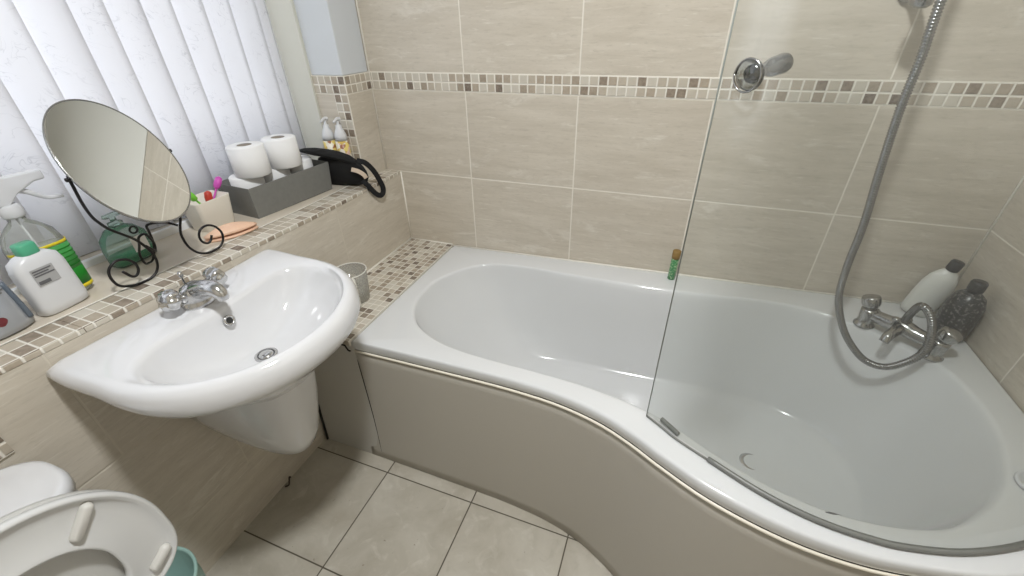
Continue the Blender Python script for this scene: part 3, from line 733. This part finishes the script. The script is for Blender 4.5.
# raised seat and lid: local s across (y), t up; plane leans back to the cistern
def sp(s, t, w=0.0):
    lean = .10; return (.264 - t*math.sin(lean) + w*math.cos(lean), TY + s, .424 + t*math.cos(lean) + w*math.sin(lean))
def dshape(hw, t0, t1, n=72, e=2.25):
    out = []; tm = t0 + (t1-t0)*.42
    for k in range(n):
        a = 2*PI*k/n; c, s = math.cos(a), math.sin(a)
        ey = 2.1 if s > 0 else 3.4
        x = hw*math.copysign(abs(c)**(2/(2.1 if s > 0 else 3.4)), c)
        y = tm + ((t1-tm) if s > 0 else (tm-t0))*math.copysign(abs(s)**(2/ey), s)
        out.append((x, y))
    return out
so = dshape(.186, 0.0, .306); si = dshape(.106, .045, .220)
def sring(loop, w, off=0.0):
    out = []
    for x, y in loop:
        l = math.hypot(x, y-.17) or 1
        out.append(sp(x - x/l*off, y - (y-.17)/l*off, w))
    return out
bm = bmesh.new()
rg = [sring(so, .004), sring(so, .014), sring(so, .018, .003), sring(so, .018, .007), sring(so, .011, .012), sring(so, .0105, .03), sring(si, .012, -.010), sring(si, .016, -.005), sring(si, .015, 0), sring(si, .004, .001), sring(si, .0, -.006), sring(so, .0, .005)]
vs = [[bm.verts.new(p) for p in r] for r in rg]; rg_n = len(so)
for a, b in zip(vs, vs[1:]+vs[:1]):
    for i in range(rg_n): bm.faces.new((a[i], a[(i+1) % rg_n], b[(i+1) % rg_n], b[i]))
se = link('toilet_seat', bm, M['seat'], to, smooth=True); se['label'] = 'raised white toilet seat ring'
def pill(cs, ct, ang, L=.021, r=.0075):
    bm = bmesh.new(); rings = []
    for r_, h in ((1.15, .010), (1.15, .013), (1.0, .019), (.6, .0225)):
        row = []
        for k in range(28):
            a = 2*PI*k/28; c, s = math.cos(a), math.sin(a); u = c*r*r_ + (L if c > 0 else -L); v = s*r*r_
            row.append(sp(cs + u*math.cos(ang) - v*math.sin(ang), ct + u*math.sin(ang) + v*math.cos(ang), h))
        rings.append(row)
    loft(bm, rings); link('seat_buffer', bm, M['rubber'], se, smooth=True)
pill(.108, .222, .78); pill(-.108, .222, PI-.78); pill(.143, .052, .5, .014); pill(-.143, .052, PI-.5, .014)
bm = bmesh.new(); lo = dshape(.184, .002, .302)
loft(bm, [sring(lo, -.024, .006), sring(lo, -.020, .001), sring(lo, -.010, 0), sring(lo, -.006, .004), sring(lo, -.010, .02), sring(lo, -.012, .08)])
link('toilet_lid', bm, M['lid'], to, smooth=True)
for s_ in (-1, 1):
    bm = bmesh.new(); tube(bm, [(.225, TY+s_*.075, .415), (.255, TY+s_*.075, .428)], .011, 12, smooth=False); link('hinge', bm, M['ceramic'], to, smooth=True)
# teal bin between toilet and wall
tb = thing('waste_bin', 'teal ribbed plastic bin tucked beside the toilet under the basin', 'bin')
bm = bmesh.new(); nb = 96; rr_ = []
for r, h in ((.072, .001), (.078, .004), (.094, .20), (.095, .236), (.098, .243), (.098, .250), (.094, .252), (.090, .245), (.072, .01)):
    rr_.append([(.105+r*math.cos(2*PI*k/nb)*(1+(.012*math.cos(24*2*PI*k/nb) if .19 > h > .0 else 0)), -1.338+r*math.sin(2*PI*k/nb)*(1+(.012*math.cos(24*2*PI*k/nb) if .19 > h > 0 else 0)), h) for k in range(nb)])
loft(bm, rr_); link('bin_tub', bm, M['teal_bin'], tb, smooth=True)
bm = bmesh.new(); tube(bm, [(.25, -1.020, .001), (.012, -1.003, .004)], .001, 4) ; bm.free()
sc_ = bmesh.new(); tube(sc_, [(.006, -.908, .010), (.014, -.916, .026), (.022, -.926, .022), (.020, -.932, .008), (.010, -.938, .003)], .0024, 8)
tag(link('debris_scrap', sc_, M['dirt'], smooth=True), 'tiny dark curled scrap on the floor against the left wall', 'scrap')

# ------------------------------------------------------------------ oval mirror on scroll stand
mr = thing('vanity_mirror', 'oval tilting mirror on a black scrolled wire stand on the sill', 'mirror')
mc = Vector((-.054, -.895, 1.0605)); az, el, ra, asp = .109, .512, .1025, 1.35
mn = Vector((math.cos(el)*math.cos(az), math.cos(el)*math.sin(az), math.sin(el))); mh = Vector((-math.sin(az), math.cos(az), 0)); mu = mn.cross(mh)
def ell(s, d): return [mc + mh*(ra*s*math.cos(2*PI*k/96)) + mu*(ra*asp*s*math.sin(2*PI*k/96)) + mn*d for k in range(96)]
bm = bmesh.new(); loft(bm, [ell(.985, -.004), ell(.99, -.0005), ell(.978, 0)]); link('mirror_glass', bm, M['mirror'], mr)
bm = bmesh.new(); loft(bm, [ell(.985, -.006), ell(1.003, -.005), ell(1.006, -.001), ell(1.0, .0008), ell(.985, .0002)], False, False); link('mirror_rim', bm, M['mirror_rim'], mr, smooth=True)
bm = bmesh.new(); loft(bm, [ell(.99, -.0065), ell(.99, -.0045)]); link('mirror_back', bm, M['iron'], mr)
ls = [(-.058, -.9935, 1.062), (-.061, -.9935, 1.04), (-.069, -.9915, 1.005), (-.077, -.986, .975), (-.083, -.977, .954), (-.088, -.965, .934), (-.09, -.949, .916), (-.09, -.932, .896), (-.09, -.921, .875), (-.09, -.912, .848), (-.09, -.914, .823), (-.09, -.924, .806), (-.09, -.941, .798), (-.09, -.961, .7975), (-.09, -.982, .801), (-.09, -1.001, .812), (-.09, -1.008, .829), (-.09, -1.007, .848), (-.09, -.998, .86), (-.09, -.983, .866), (-.09, -.966, .861), (-.09, -.955, .847), (-.09, -.954, .83), (-.09, -.962, .819), (-.09, -.972, .820), (-.09, -.983, .839)]
rs = [(-.072, -.800, 1.052), (-.080, -.803, 1.02), (-.086, -.808, .98), (-.086, -.815, .94), (-.078, -.828, .907), (-.075, -.839, .888), (-.075, -.845, .867), (-.075, -.842, .837), (-.075, -.829, .814), (-.075, -.810, .801), (-.075, -.789, .7975), (-.075, -.766, .802), (-.075, -.753, .816), (-.075, -.75, .835), (-.075, -.76, .855), (-.075, -.778, .866), (-.075, -.797, .863), (-.075, -.807, .849), (-.075, -.806, .833), (-.075, -.795, .823), (-.075, -.784, .827), (-.075, -.777, .838)]
for p in (ls, rs):
    bm = bmesh.new(); tube(bm, p, .0029, 10, 6); link('scroll_arm', bm, M['iron'], mr, smooth=True)
bk = [(-.075, -.842, .893), (-.092, -.858, .905), (-.106, -.886, .909), (-.118, -.884, .889), (-.13, -.880, .862), (-.145, -.879, .835), (-.165, -.883, .805), (-.175, -.890, .7975), (-.170, -.90, .803), (-.150, -.910, .835), (-.125, -.913, .865), (-.105, -.915, .890), (-.095, -.906, .896), (-.100, -.897, .879), (-.106, -.892, .861), (-.102, -.899, .849), (-.094, -.909, .860), (-.09, -.918, .872)]
bm = bmesh.new(); tube(bm, bk, .0027, 10, 6); link('back_leg', bm, M['iron'], mr, smooth=True)
bm = bmesh.new(); tube(bm, [Vector((-.088, -.925, .916)) + Vector((0, .0075*math.cos(a), .0075*math.sin(a))) for a in [2*PI*k/20 for k in range(21)]], .0022, 8, smooth=False)
link('ring_joint', bm, M['iron'], mr, smooth=True)
for s_ in (-1, 1):
    bm = bmesh.new(); lathe(bm, mc+mh*(ra*s_*.97)-mn*.006, mh*s_, [(.002, 0), (.002, .006), (.004, .007), (.004, .010), (.002, .011)], 12)
    link('pivot_screw', bm, M['iron'], mr, smooth=True)

# ------------------------------------------------------------------ items on the sill
# trigger spray bottle
sb = thing('spray_bottle', 'clear trigger spray bottle with green and yellow label standing behind the white bottle', 'spray bottle')
s0 = Vector((-.205, -1.047, SILL))
def ov(hx, hy, z, r=.6): return [(s0.x+hx*math.copysign(abs(math.cos(a))**r, math.cos(a)), s0.y+hy*math.copysign(abs(math.sin(a))**r, math.sin(a)), s0.z+z) for a in [2*PI*k/40 for k in range(40)]]
bm = bmesh.new(); loft(bm, [ov(.022, .038, .001), ov(.026, .044, .006), ov(.027, .046, .08), ov(.027, .046, .125), ov(.024, .040, .150), ov(.017, .026, .168, .8), ov(.013, .014, .178, 1), ov(.013, .013, .19, 1)])
link('bottle_body', bm, M['clear'], sb, smooth=True)
bm = bmesh.new(); loft(bm, [ov(.021, .037, .003), ov(.0245, .0425, .008), ov(.0255, .0445, .118)]); link('liquid', bm, M['yellow_liq'], sb, smooth=True)
def wrap(z0, z1, y0, y1, mat, name, g=1.03):
    bm = bmesh.new(); L_ = []
    for z in (z0, z1):
        row = []
        for k in range(13):
            t = k/12; a = y0 + (y1-y0)*t
            row.append((s0.x+.0272*g*math.copysign(abs(math.cos(a))**.6, math.cos(a)), s0.y+.0462*g*math.copysign(abs(math.sin(a))**.6, math.sin(a)), s0.z+z))
        L_.append(row)
    loft(bm, L_, False, False, False); return link(name, bm, mat, sb, smooth=True, solid=.0005)
wrap(.118, .124, -1.5, 1.6, M['label_yellow'], 'label_band')
wrap(.012, .020, -.45, 1.6, M['label_yellow'], 'label_band')
wrap(.020, .060, -.45, 1.6, M['label_green2'], 'label')
wrap(.060, .117, -.45, 1.6, M['label_green'], 'label')
for q in range(5): wrap(.066+q*.010, .0685+q*.010, -.2, 1.35, M['label_green2'], 'label_print', 1.045)
wrap(.070, .112, -1.2, -.48, M['label_white'], 'label_patch')
bm = bmesh.new(); loft(bm, [ov(.016, .016, .186, 1), ov(.0175, .0175, .190, 1), ov(.0175, .0175, .208, 1), ov(.014, .014, .212, 1)]); link('collar', bm, M['trigger'], sb, smooth=True)
bm = bmesh.new()
loft(bm, [[(s0.x+dx, s0.y+y, s0.z+z) for dx, z in ((-.011, zb), (.011, zb), (.011, zt), (-.011, zt))] for y, zb, zt in ((-.050, .238, .252), (-.03, .215, .262), (.0, .208, .264), (.02, .226, .262), (.055, .242, .262), (.075, .243, .262))])
link('spray_head', bm, M['trigger'], sb, bevel=.004)
bm = bmesh.new(); tube(bm, [(s0.x, s0.y+.018, s0.z+.236), (s0.x, s0.y+.038, s0.z+.226), (s0.x, s0.y+.062, s0.z+.206), (s0.x, s0.y+.088, s0.z+.200)], .006, 10, rf=lambda t: .0065-.003*t); link('trigger', bm, M['trigger'], sb, smooth=True)
bm = bmesh.new(); tube(bm, [(s0.x, s0.y, s0.z+.185), (s0.x, s0.y+.008, s0.z+.03)], .002, 8, smooth=False); link('dip_tube', bm, M['trigger'], sb, smooth=True)

# white bottle with green cap (faces the room)
def flat_bottle(name, label, c, prof, mat, ang, pw=.55, cat='bottle'):
    t = thing(name, label, cat); ca, sa = math.cos(ang), math.sin(ang)
    def rg(hx, hy, z):
        out = []
        for k in range(44):
            a = 2*PI*k/44; u = hx*math.copysign(abs(math.cos(a))**pw, math.cos(a)); v = hy*math.copysign(abs(math.sin(a))**pw, math.sin(a))
            out.append((c[0]+u*ca-v*sa, c[1]+u*sa+v*ca, c[2]+z))
        return out
    bm = bmesh.new(); loft(bm, [rg(*p) for p in prof]); link('bottle_body', bm, mat, t, smooth=True)
    def patch(v0, v1, z0, z1, d, m, nm, lab=None):
        bm = bmesh.new(); V = []
        for z, v in ((z0, v0), (z0, v1), (z1, v1), (z1, v0)): V.append((c[0]+d*ca-v*sa, c[1]+d*sa+v*ca, c[2]+z))
        V2 = [(x+.0006*ca, y+.0006*sa, z) for x, y, z in V]
        loft(bm, [V, V2]); o = link(nm, bm, m, t)
        if lab: o['label'] = lab
        return o
    return t, rg, patch
wb, rg_, patch = flat_bottle('antiseptic_bottle', 'white opaque bottle with a green cap and small grey label on the sill', (-.158, -1.078, SILL),
    [(.018, .037, .001), (.0215, .0435, .004), (.022, .044, .02), (.0215, .0425, .098), (.020, .038, .116), (.015, .026, .125), (.011, .013, .129), (.011, .012, .131)], M['wplastic'], .12)
bm = bmesh.new(); loft(bm, [rg_(.0135, .0155, .126), rg_(.0145, .0165, .128), rg_(.0140, .016, .146), rg_(.012, .014, .149)]); link('cap', bm, M['green_cap'], wb, smooth=True)
patch(-.026, .012, .066, .102, .0222, M['label_grey'], 'label', 'grey printed label')
for q, (a, b) in enumerate(((-.024, .008), (-.024, .002), (-.024, .010))): patch(a, b, .096-q*.005, .0985-q*.005, .0229, M['ink'], 'label_print')
patch(-.024, -.004, .069, .076, .0229, M['ink'], 'label_print')
# silver-grey bottle at the left edge
gbt, rg_, patch = flat_bottle('silver_bottle', 'shiny silver grey bottle with a dark stripe at the left end of the sill', (-.158, -1.172, SILL),
    [(.021, .036, .001), (.027, .042, .004), (.029, .044, .02), (.028, .042, .06), (.026, .038, .10), (.019, .030, .130), (.013, .020, .142)], M['can'], .15, .85)
bm = bmesh.new(); loft(bm, [rg_(.0145, .021, .140), rg_(.0145, .021, .165), rg_(.012, .018, .168)]); link('cap', bm, M['wplastic'], gbt, smooth=True)
bm = bmesh.new(); tube(bm, [(-.138, -1.137, SILL+.018), (-.139, -1.138, SILL+.05), (-.143, -1.142, SILL+.098)], .0045, 8); link('stripe', bm, M['slate'], gbt, smooth=True)
bm = bmesh.new(); lathe(bm, (-.1310, -1.178, SILL+.036), (1, .15, 0), [(.014, -.002), (.014, .0012), (.001, .0016)], 28); link('badge', bm, M['slate'], gbt)
bm = bmesh.new(); lathe(bm, (-.1304, -1.178, SILL+.034), (1, .15, 0), [(.009, -.001), (.009, .0022), (.001, .0026)], 28); link('badge_center', bm, M['redspot'], gbt)
for q in range(4): patch(-.020, .022-.004*(q % 2), .100-q*.006, .1022-q*.006, .0262, M['ink'], 'label_print')

# green hand soap behind the mirror stand
hs, rg_, patch = flat_bottle('hand_soap_bottle', 'translucent teal soap bottle behind the wire mirror stand', (-.235, -.885, SILL),
    [(.022, .044, .001), (.027, .050, .005), (.0275, .051, .045), (.026, .047, .070), (.018, .030, .090), (.011, .013, .098)], M['teal_clear'], .1)
bm = bmesh.new(); loft(bm, [rg_(.020, .042, .004), rg_(.025, .048, .008), rg_(.0255, .049, .028)]); link('liquid', bm, M['teal_liq'], hs, smooth=True)
bm = bmesh.new(); loft(bm, [rg_(.012, .014, .096), rg_(.012, .014, .106), rg_(.005, .006, .108), rg_(.005, .006, .118), rg_(.009, .02, .120), rg_(.008, .018, .127)]); link('pump', bm, M['teal_clear'], hs, smooth=True)
patch(-.006, .030, .028, .066, .0280, M['label_white'], 'label', 'white label')

# beaker with toothbrushes
bk_ = thing('toothbrush_beaker', 'cream square beaker holding toothbrushes beside the grey box', 'beaker')
def bq(h, z): return [(-.235+x, -.655+y, SILL+z) for x, y in rrect(0, 0, h*.8, h, .012, 6)]
bm = bmesh.new(); loft(bm, [bq(.043, .001), bq(.045, .004), bq(.054, .088), bq(.054, .090), bq(.052, .090), bq(.042, .008)], True, True); link('beaker_wall', bm, M['beaker'], bk_, smooth=True)
def brush(name, label, a, b, mat, hm):
    t = thing(name, label, 'toothbrush', 'toothbrushes in the beaker'); a = Vector(a); b = Vector(b); d = (b-a).normalized()
    bm = bmesh.new(); tube(bm, [a, a.lerp(b, .5), b], .003, 10, rf=lambda q: .0042-.0016*q); link('handle', bm, mat, t, smooth=True)
    bm = bmesh.new(); lathe(bm, b-d*.002, d, [(.003, 0), (.0095, .006), (.011, .020), (.0095, .034), (.002, .039)], 16, sx=1, sy=.9); link('brush_head', bm, hm, t, smooth=True)
brush('toothbrush', 'lime green toothbrush leaning left in the cream beaker', (-.235, -.635, SILL+.012), (-.226, -.684, SILL+.093), M['pgreen'], M['pgreen'])
brush('toothbrush', 'magenta pink toothbrush leaning right in the cream beaker', (-.240, -.672, SILL+.012), (-.238, -.606, SILL+.100), M['ppink'], M['ppink'])
brush('toothbrush', 'short red toothbrush between the green and pink ones in the beaker', (-.228, -.66, SILL+.012), (-.222, -.652, SILL+.072), M['pred'], M['pred'])

# peach coloured shell on a white base
pc = thing('soap_pouch', 'peach folded leaf shaped pouch lying in front of the beaker', 'pouch')
def leaf(z0, lift, r, mat, nm, mi=0):
    bm = bmesh.new(); A_ = Vector((-.150, -.752, SILL)); B_ = Vector((-.098, -.625, SILL)); d = (B_-A_); L2 = d.length; d.normalize(); w2 = Vector((-d.y, d.x, 0)); rows = []
    for k in range(15):
        t = k/14; hw = r*math.sin(PI*min(1, (t*.93+.03)))**.7 + .001; row = []
        for i in range(9):
            s = (i/8-.5)*2; p = A_ + d*(L2*t) + w2*(s*hw); row.append((p.x, p.y, SILL+z0+lift*math.sin(PI*t)*(1-s*s)*1.0 + .010*max(0, s)*math.sin(PI*t)))
        rows.append(row)
    loft(bm, rows, False, False, False); link(nm, bm, mat, pc, smooth=True, solid=.004)
leaf(.004, .004, .028, M['peach'], 'lower_flap'); leaf(.014, .016, .024, M['peach'], 'upper_flap')
bm = bmesh.new(); lathe(bm, (-.125, -.693, SILL+.013), (0, 0, 1), [(.040, 0), (.045, .003), (.040, .006)], 32, sx=1.05, sy=.45, udir=(.35, .93, 0)); link('lining', bm, M['peach_dk'], pc, smooth=True)

# grey box
gx = thing('storage_box', 'grey fabric covered open box of toilet rolls on the sill', 'box')
q00, q01 = Vector((-.145, -.572, SILL)), Vector((-.118, -.268, SILL)); q10 = Vector((-.292, -.556, SILL)); q11 = q10 + (q01-q00)
def qd(off, z, fl=0.0):
    c = (q00+q11)/2; out = []
    for q in (q00, q01, q11, q10):
        dd = (q-c); dd = Vector((dd.x*(1+(fl-off)/abs(dd.x)), dd.y*(1+(fl-off)/abs(dd.y)), 0)); out.append((c.x+dd.x, c.y+dd.y, SILL+z))
    return out
bm = bmesh.new(); loft(bm, [qd(0, .001), qd(0, .100, .006), qd(.003, .100, .006), qd(.003, .004)], True, True); link('box_wall', bm, M['greybox'], gx, bevel=.0015)
# toilet rolls
def roll(label, c, r=.054, h=.098, group=None):
    t = thing('toilet_roll', label, 'toilet roll', group); c = Vector(c)
    bm = bmesh.new(); n = 48; rings = [[c+Vector((rr*math.cos(2*PI*k/n), rr*math.sin(2*PI*k/n), z)) for k in range(n)] for rr, z in ((.021, 0), (r-.004, 0), (r, .003), (r, h-.003), (r-.004, h), (.021, h))]
    loft(bm, rings, False, False); link('paper', bm, M['paper'], t, smooth=True)
    bm = bmesh.new(); rings = [[c+Vector((rr*math.cos(2*PI*k/n), rr*math.sin(2*PI*k/n), z)) for k in range(n)] for rr, z in ((.0212, h-.001), (.0205, h-.004), (.0205, .002), (.0212, 0))]
    loft(bm, rings, False, False); link('core', bm, M['card'], t, smooth=True)
    return t
G2 = 'toilet rolls in the grey box'
ct = (q00+q11)/2; dv = (q01-q00).normalized()
lo_z = SILL+.014
pA = ct - dv*.1000; pB = ct; pC = ct + dv*.0985
roll('lower toilet roll at the left end inside the grey box', (pA.x-.006, pA.y+.002, lo_z), .048, .104, G2)
roll('lower toilet roll in the middle inside the grey box', (pB.x-.006, pB.y, lo_z), .0495, .104, G2)
roll('lower toilet roll at the right end inside the grey box', (pC.x-.006, pC.y, lo_z), .048, .104, G2)
tz2 = lo_z+.1045-.004
roll('upper left toilet roll stacked on the rolls in the box', (-.195, -.497, tz2+.003), .052, .091, G2)
roll('upper right toilet roll stacked on the rolls in the box', (-.173, -.388, tz2+.003), .052, .091, G2)

# black pouch with wrist strap
bg = thing('black_pouch', 'black fabric pouch with a loop strap drooping over the sill edge', 'pouch')
def blob(sec, mat, nm, par):
    bm = bmesh.new(); rings = []
    for (cx, cy, cz, hx, hz) in sec:
        row = []
        for k in range(24):
            a = 2*PI*k/24; row.append((cx+hx*math.copysign(abs(math.cos(a))**.8, math.cos(a)), cy, cz+hz*math.copysign(abs(math.sin(a))**.7, math.sin(a))))
        rings.append(row)
    loft(bm, rings); return link(nm, bm, mat, par, smooth=True)
def ribbon(pts, w, th, mat, nm, par, up):
    P = catmull(pts, 6); bm = bmesh.new(); rings = []
    for i, p in enumerate(P):
        t = (P[min(i+1, len(P)-1)]-P[max(i-1, 0)]).normalized(); s = t.cross(Vector(up)).normalized(); q = t.cross(s)
        rings.append([p+s*w+q*th, p-s*w+q*th, p-s*w-q*th, p+s*w-q*th])
    loft(bm, rings); return link(nm, bm, mat, par, bevel=.001)
bm = bmesh.new(); rings = []
for (cx, cy, z0, z1, th) in [(-.190, -.2585, .800, .835, .004), (-.182, -.257, .7945, .872, .010), (-.160, -.252, .794, .902, .014), (-.125, -.246, .794, .912, .019), (-.090, -.240, .794, .914, .023), (-.055, -.234, .795, .910, .023), (-.028, -.230, .799, .898, .018), (-.008, -.227, .812, .878, .012), (.002, -.226, .826, .860, .005)]:
    row = []
    for k in range(28):
        a = 2*PI*k/28; sz = math.sin(a); zz = (z0+z1)/2 + (z1-z0)/2*math.copysign(abs(sz)**.75, sz)
        wr = 1 + .10*math.sin(cx*90+zz*60); row.append((cx, cy - .25*(zz-.85) + th*wr*math.copysign(abs(math.cos(a))**.8, math.cos(a)), zz))
    rings.append(row)
loft(bm, rings); link('pouch_body', bm, M['black'], bg, smooth=True)
bm = bmesh.new(); rings = []
for (cx, cy, cz, hw, th) in [(-.190, -.316, .936, .006, .004), (-.176, -.305, .934, .018, .009), (-.150, -.290, .929, .027, .013), (-.115, -.272, .921, .030, .015), (-.08, -.258, .912, .028, .016), (-.045, -.246, .900, .022, .014), (-.02, -.238, .886, .012, .010)]:
    rings.append([(cx - .3*hw*math.cos(2*PI*k/20), cy + hw*math.cos(2*PI*k/20), cz + th*math.sin(2*PI*k/20) - .12*hw*math.cos(2*PI*k/20)) for k in range(20)])
loft(bm, rings); link('pouch_flap', bm, M['black'], bg, smooth=True)
ribbon([(-.020, -.236, .893), (.002, -.220, .882), (.012, -.196, .848), (.015, -.176, .806), (.015, -.164, .775), (.014, -.168, .755), (.014, -.186, .750), (.013, -.206, .762), (.012, -.226, .785), (.008, -.240, .808), (-.006, -.246, .824)], .0095, .002, M['black'], 'strap', bg, (.75, -.6, .35))
ribbon([(-.030, -.262, .868), (-.010, -.252, .860), (.004, -.243, .846), (.008, -.238, .832)], .0075, .001, M['bagcard'], 'tag', bg, (.6, -.7, .35))['label'] = 'small beige tag'

for o in bg.children: o.location.y += .014

# two pump bottles by the reveal
def pumpb(label, c, mir):
    t = thing('pump_bottle', label, 'pump bottle', 'floral pump bottles'); c = Vector(c)
    bm = bmesh.new(); lathe(bm, c, (0, 0, 1), [(.020, .001), (.0225, .004), (.0235, .10), (.0225, .155)], 32); link('bottle_body', bm, M['floral'], t, smooth=True)
    bm = bmesh.new(); lathe(bm, c, (0, 0, 1), [(.0227, .154), (.021, .172), (.016, .188), (.011, .196), (.011, .206), (.005, .208), (.005, .222)], 32); link('shoulder', bm, M['wplastic'], t, smooth=True)
    bm = bmesh.new(); tube(bm, [c+Vector((0, -mir*.012, .225)), c+Vector((0, 0, .227)), c+Vector((.010, mir*.030, .222))], .006, 10, rf=lambda q: .0075-.0035*q); link('pump_head', bm, M['wplastic'], t, smooth=True)
pumpb('floral pump bottle nearer the window frame behind the black pouch', (-.163, -.178, SILL), -1)
pumpb('floral pump bottle nearer the tiled pier behind the black pouch', (-.112, -.172, SILL), -1)

for o in list(COL.objects):
    if o.parent is None and o.name.split('.')[0] in ('spray_bottle', 'antiseptic_bottle', 'silver_bottle', 'hand_soap_bottle', 'vanity_mirror', 'toothbrush_beaker', 'toothbrush', 'soap_pouch', 'storage_box'):
        yc = {'spray_bottle': -1.06, 'antiseptic_bottle': -1.08, 'silver_bottle': -1.17, 'hand_soap_bottle': -.885, 'vanity_mirror': -.89, 'toothbrush_beaker': -.655, 'toothbrush': -.655, 'soap_pouch': -.69, 'storage_box': -.45}[o.name.split('.')[0]]
        dz = tilt_z(yc); o.location = (2.0*dz, -.7*dz, dz+.0004)

# ------------------------------------------------------------------ ceiling lamp
LP = Vector((.95, -1.15, ZC))
cl = thing('ceiling_light', 'round white flush ceiling lamp above the room', 'ceiling lamp')
bm = bmesh.new(); lathe(bm, LP, (0, 0, -1), [(.15, 0), (.15, .02), (.14, .028)], 40); link('lamp_base', bm, M['upvc'], cl, smooth=True)
bm = bmesh.new(); lathe(bm, LP, (0, 0, -1), [(.135, .026), (.13, .036), (.09, .046), (.01, .050)], 40); link('lamp_diffuser', bm, M['lamp'], cl, smooth=True)
def area(name, loc, direction, sx, sy, power, col, shape='RECTANGLE'):
    l = bpy.data.lights.new(name, 'AREA'); l.shape = shape; l.size = sx
    if shape in ('RECTANGLE', 'ELLIPSE'): l.size_y = sy
    l.energy = power; l.color = col
    o = bpy.data.objects.new(name, l); COL.objects.link(o); o.location = loc
    o.rotation_euler = Vector(direction).to_track_quat('-Z', 'Y').to_euler(); return o
area('ceiling_lamp_light', LP+Vector((0, 0, -.056)), (0, 0, -1), .17, .17, 28, (.965, .985, 1.0), 'DISK')
area('daylight', (-.62, -1.05, 1.55), (1, 0, -.1), 1.9, 1.4, 13.5, (.985, .99, 1.0))
wd = bpy.data.worlds.new('sky'); scn.world = wd; wd.use_nodes = True
wd.node_tree.nodes['Background'].inputs[0].default_value = (.86, .92, 1, 1); wd.node_tree.nodes['Background'].inputs[1].default_value = 1.2

# ------------------------------------------------------------------ camera
Rm = Matrix(((0.9367599944737209, 0.3493502022851285, -0.02086022331937236), (-0.17085022739597974, 0.5085162935443447, 0.8439320938314075), (0.30543561113978884, -0.7869978496560593, 0.536044281831643)))
cam = bpy.data.cameras.new('camera'); cam.sensor_width = 36; cam.lens = 421.96/1024*36; cam.clip_start = .01
co = bpy.data.objects.new('camera', cam); COL.objects.link(co)
co.matrix_world = Matrix.Translation((1.03851614, -1.4466336, 1.3055184)) @ Rm.transposed().to_4x4()
scn.camera = co
scn.view_settings.view_transform = 'Standard'; scn.view_settings.look = 'None'; scn.view_settings.gamma = 1
scn.view_settings.exposure = 0.0; scn.view_settings.use_curve_mapping = False
scn.cycles.use_denoising = True; scn.cycles.max_bounces = 10; scn.cycles.diffuse_bounces = 5; scn.cycles.transparent_max_bounces = 16
scn.cycles.sample_clamp_indirect = 6
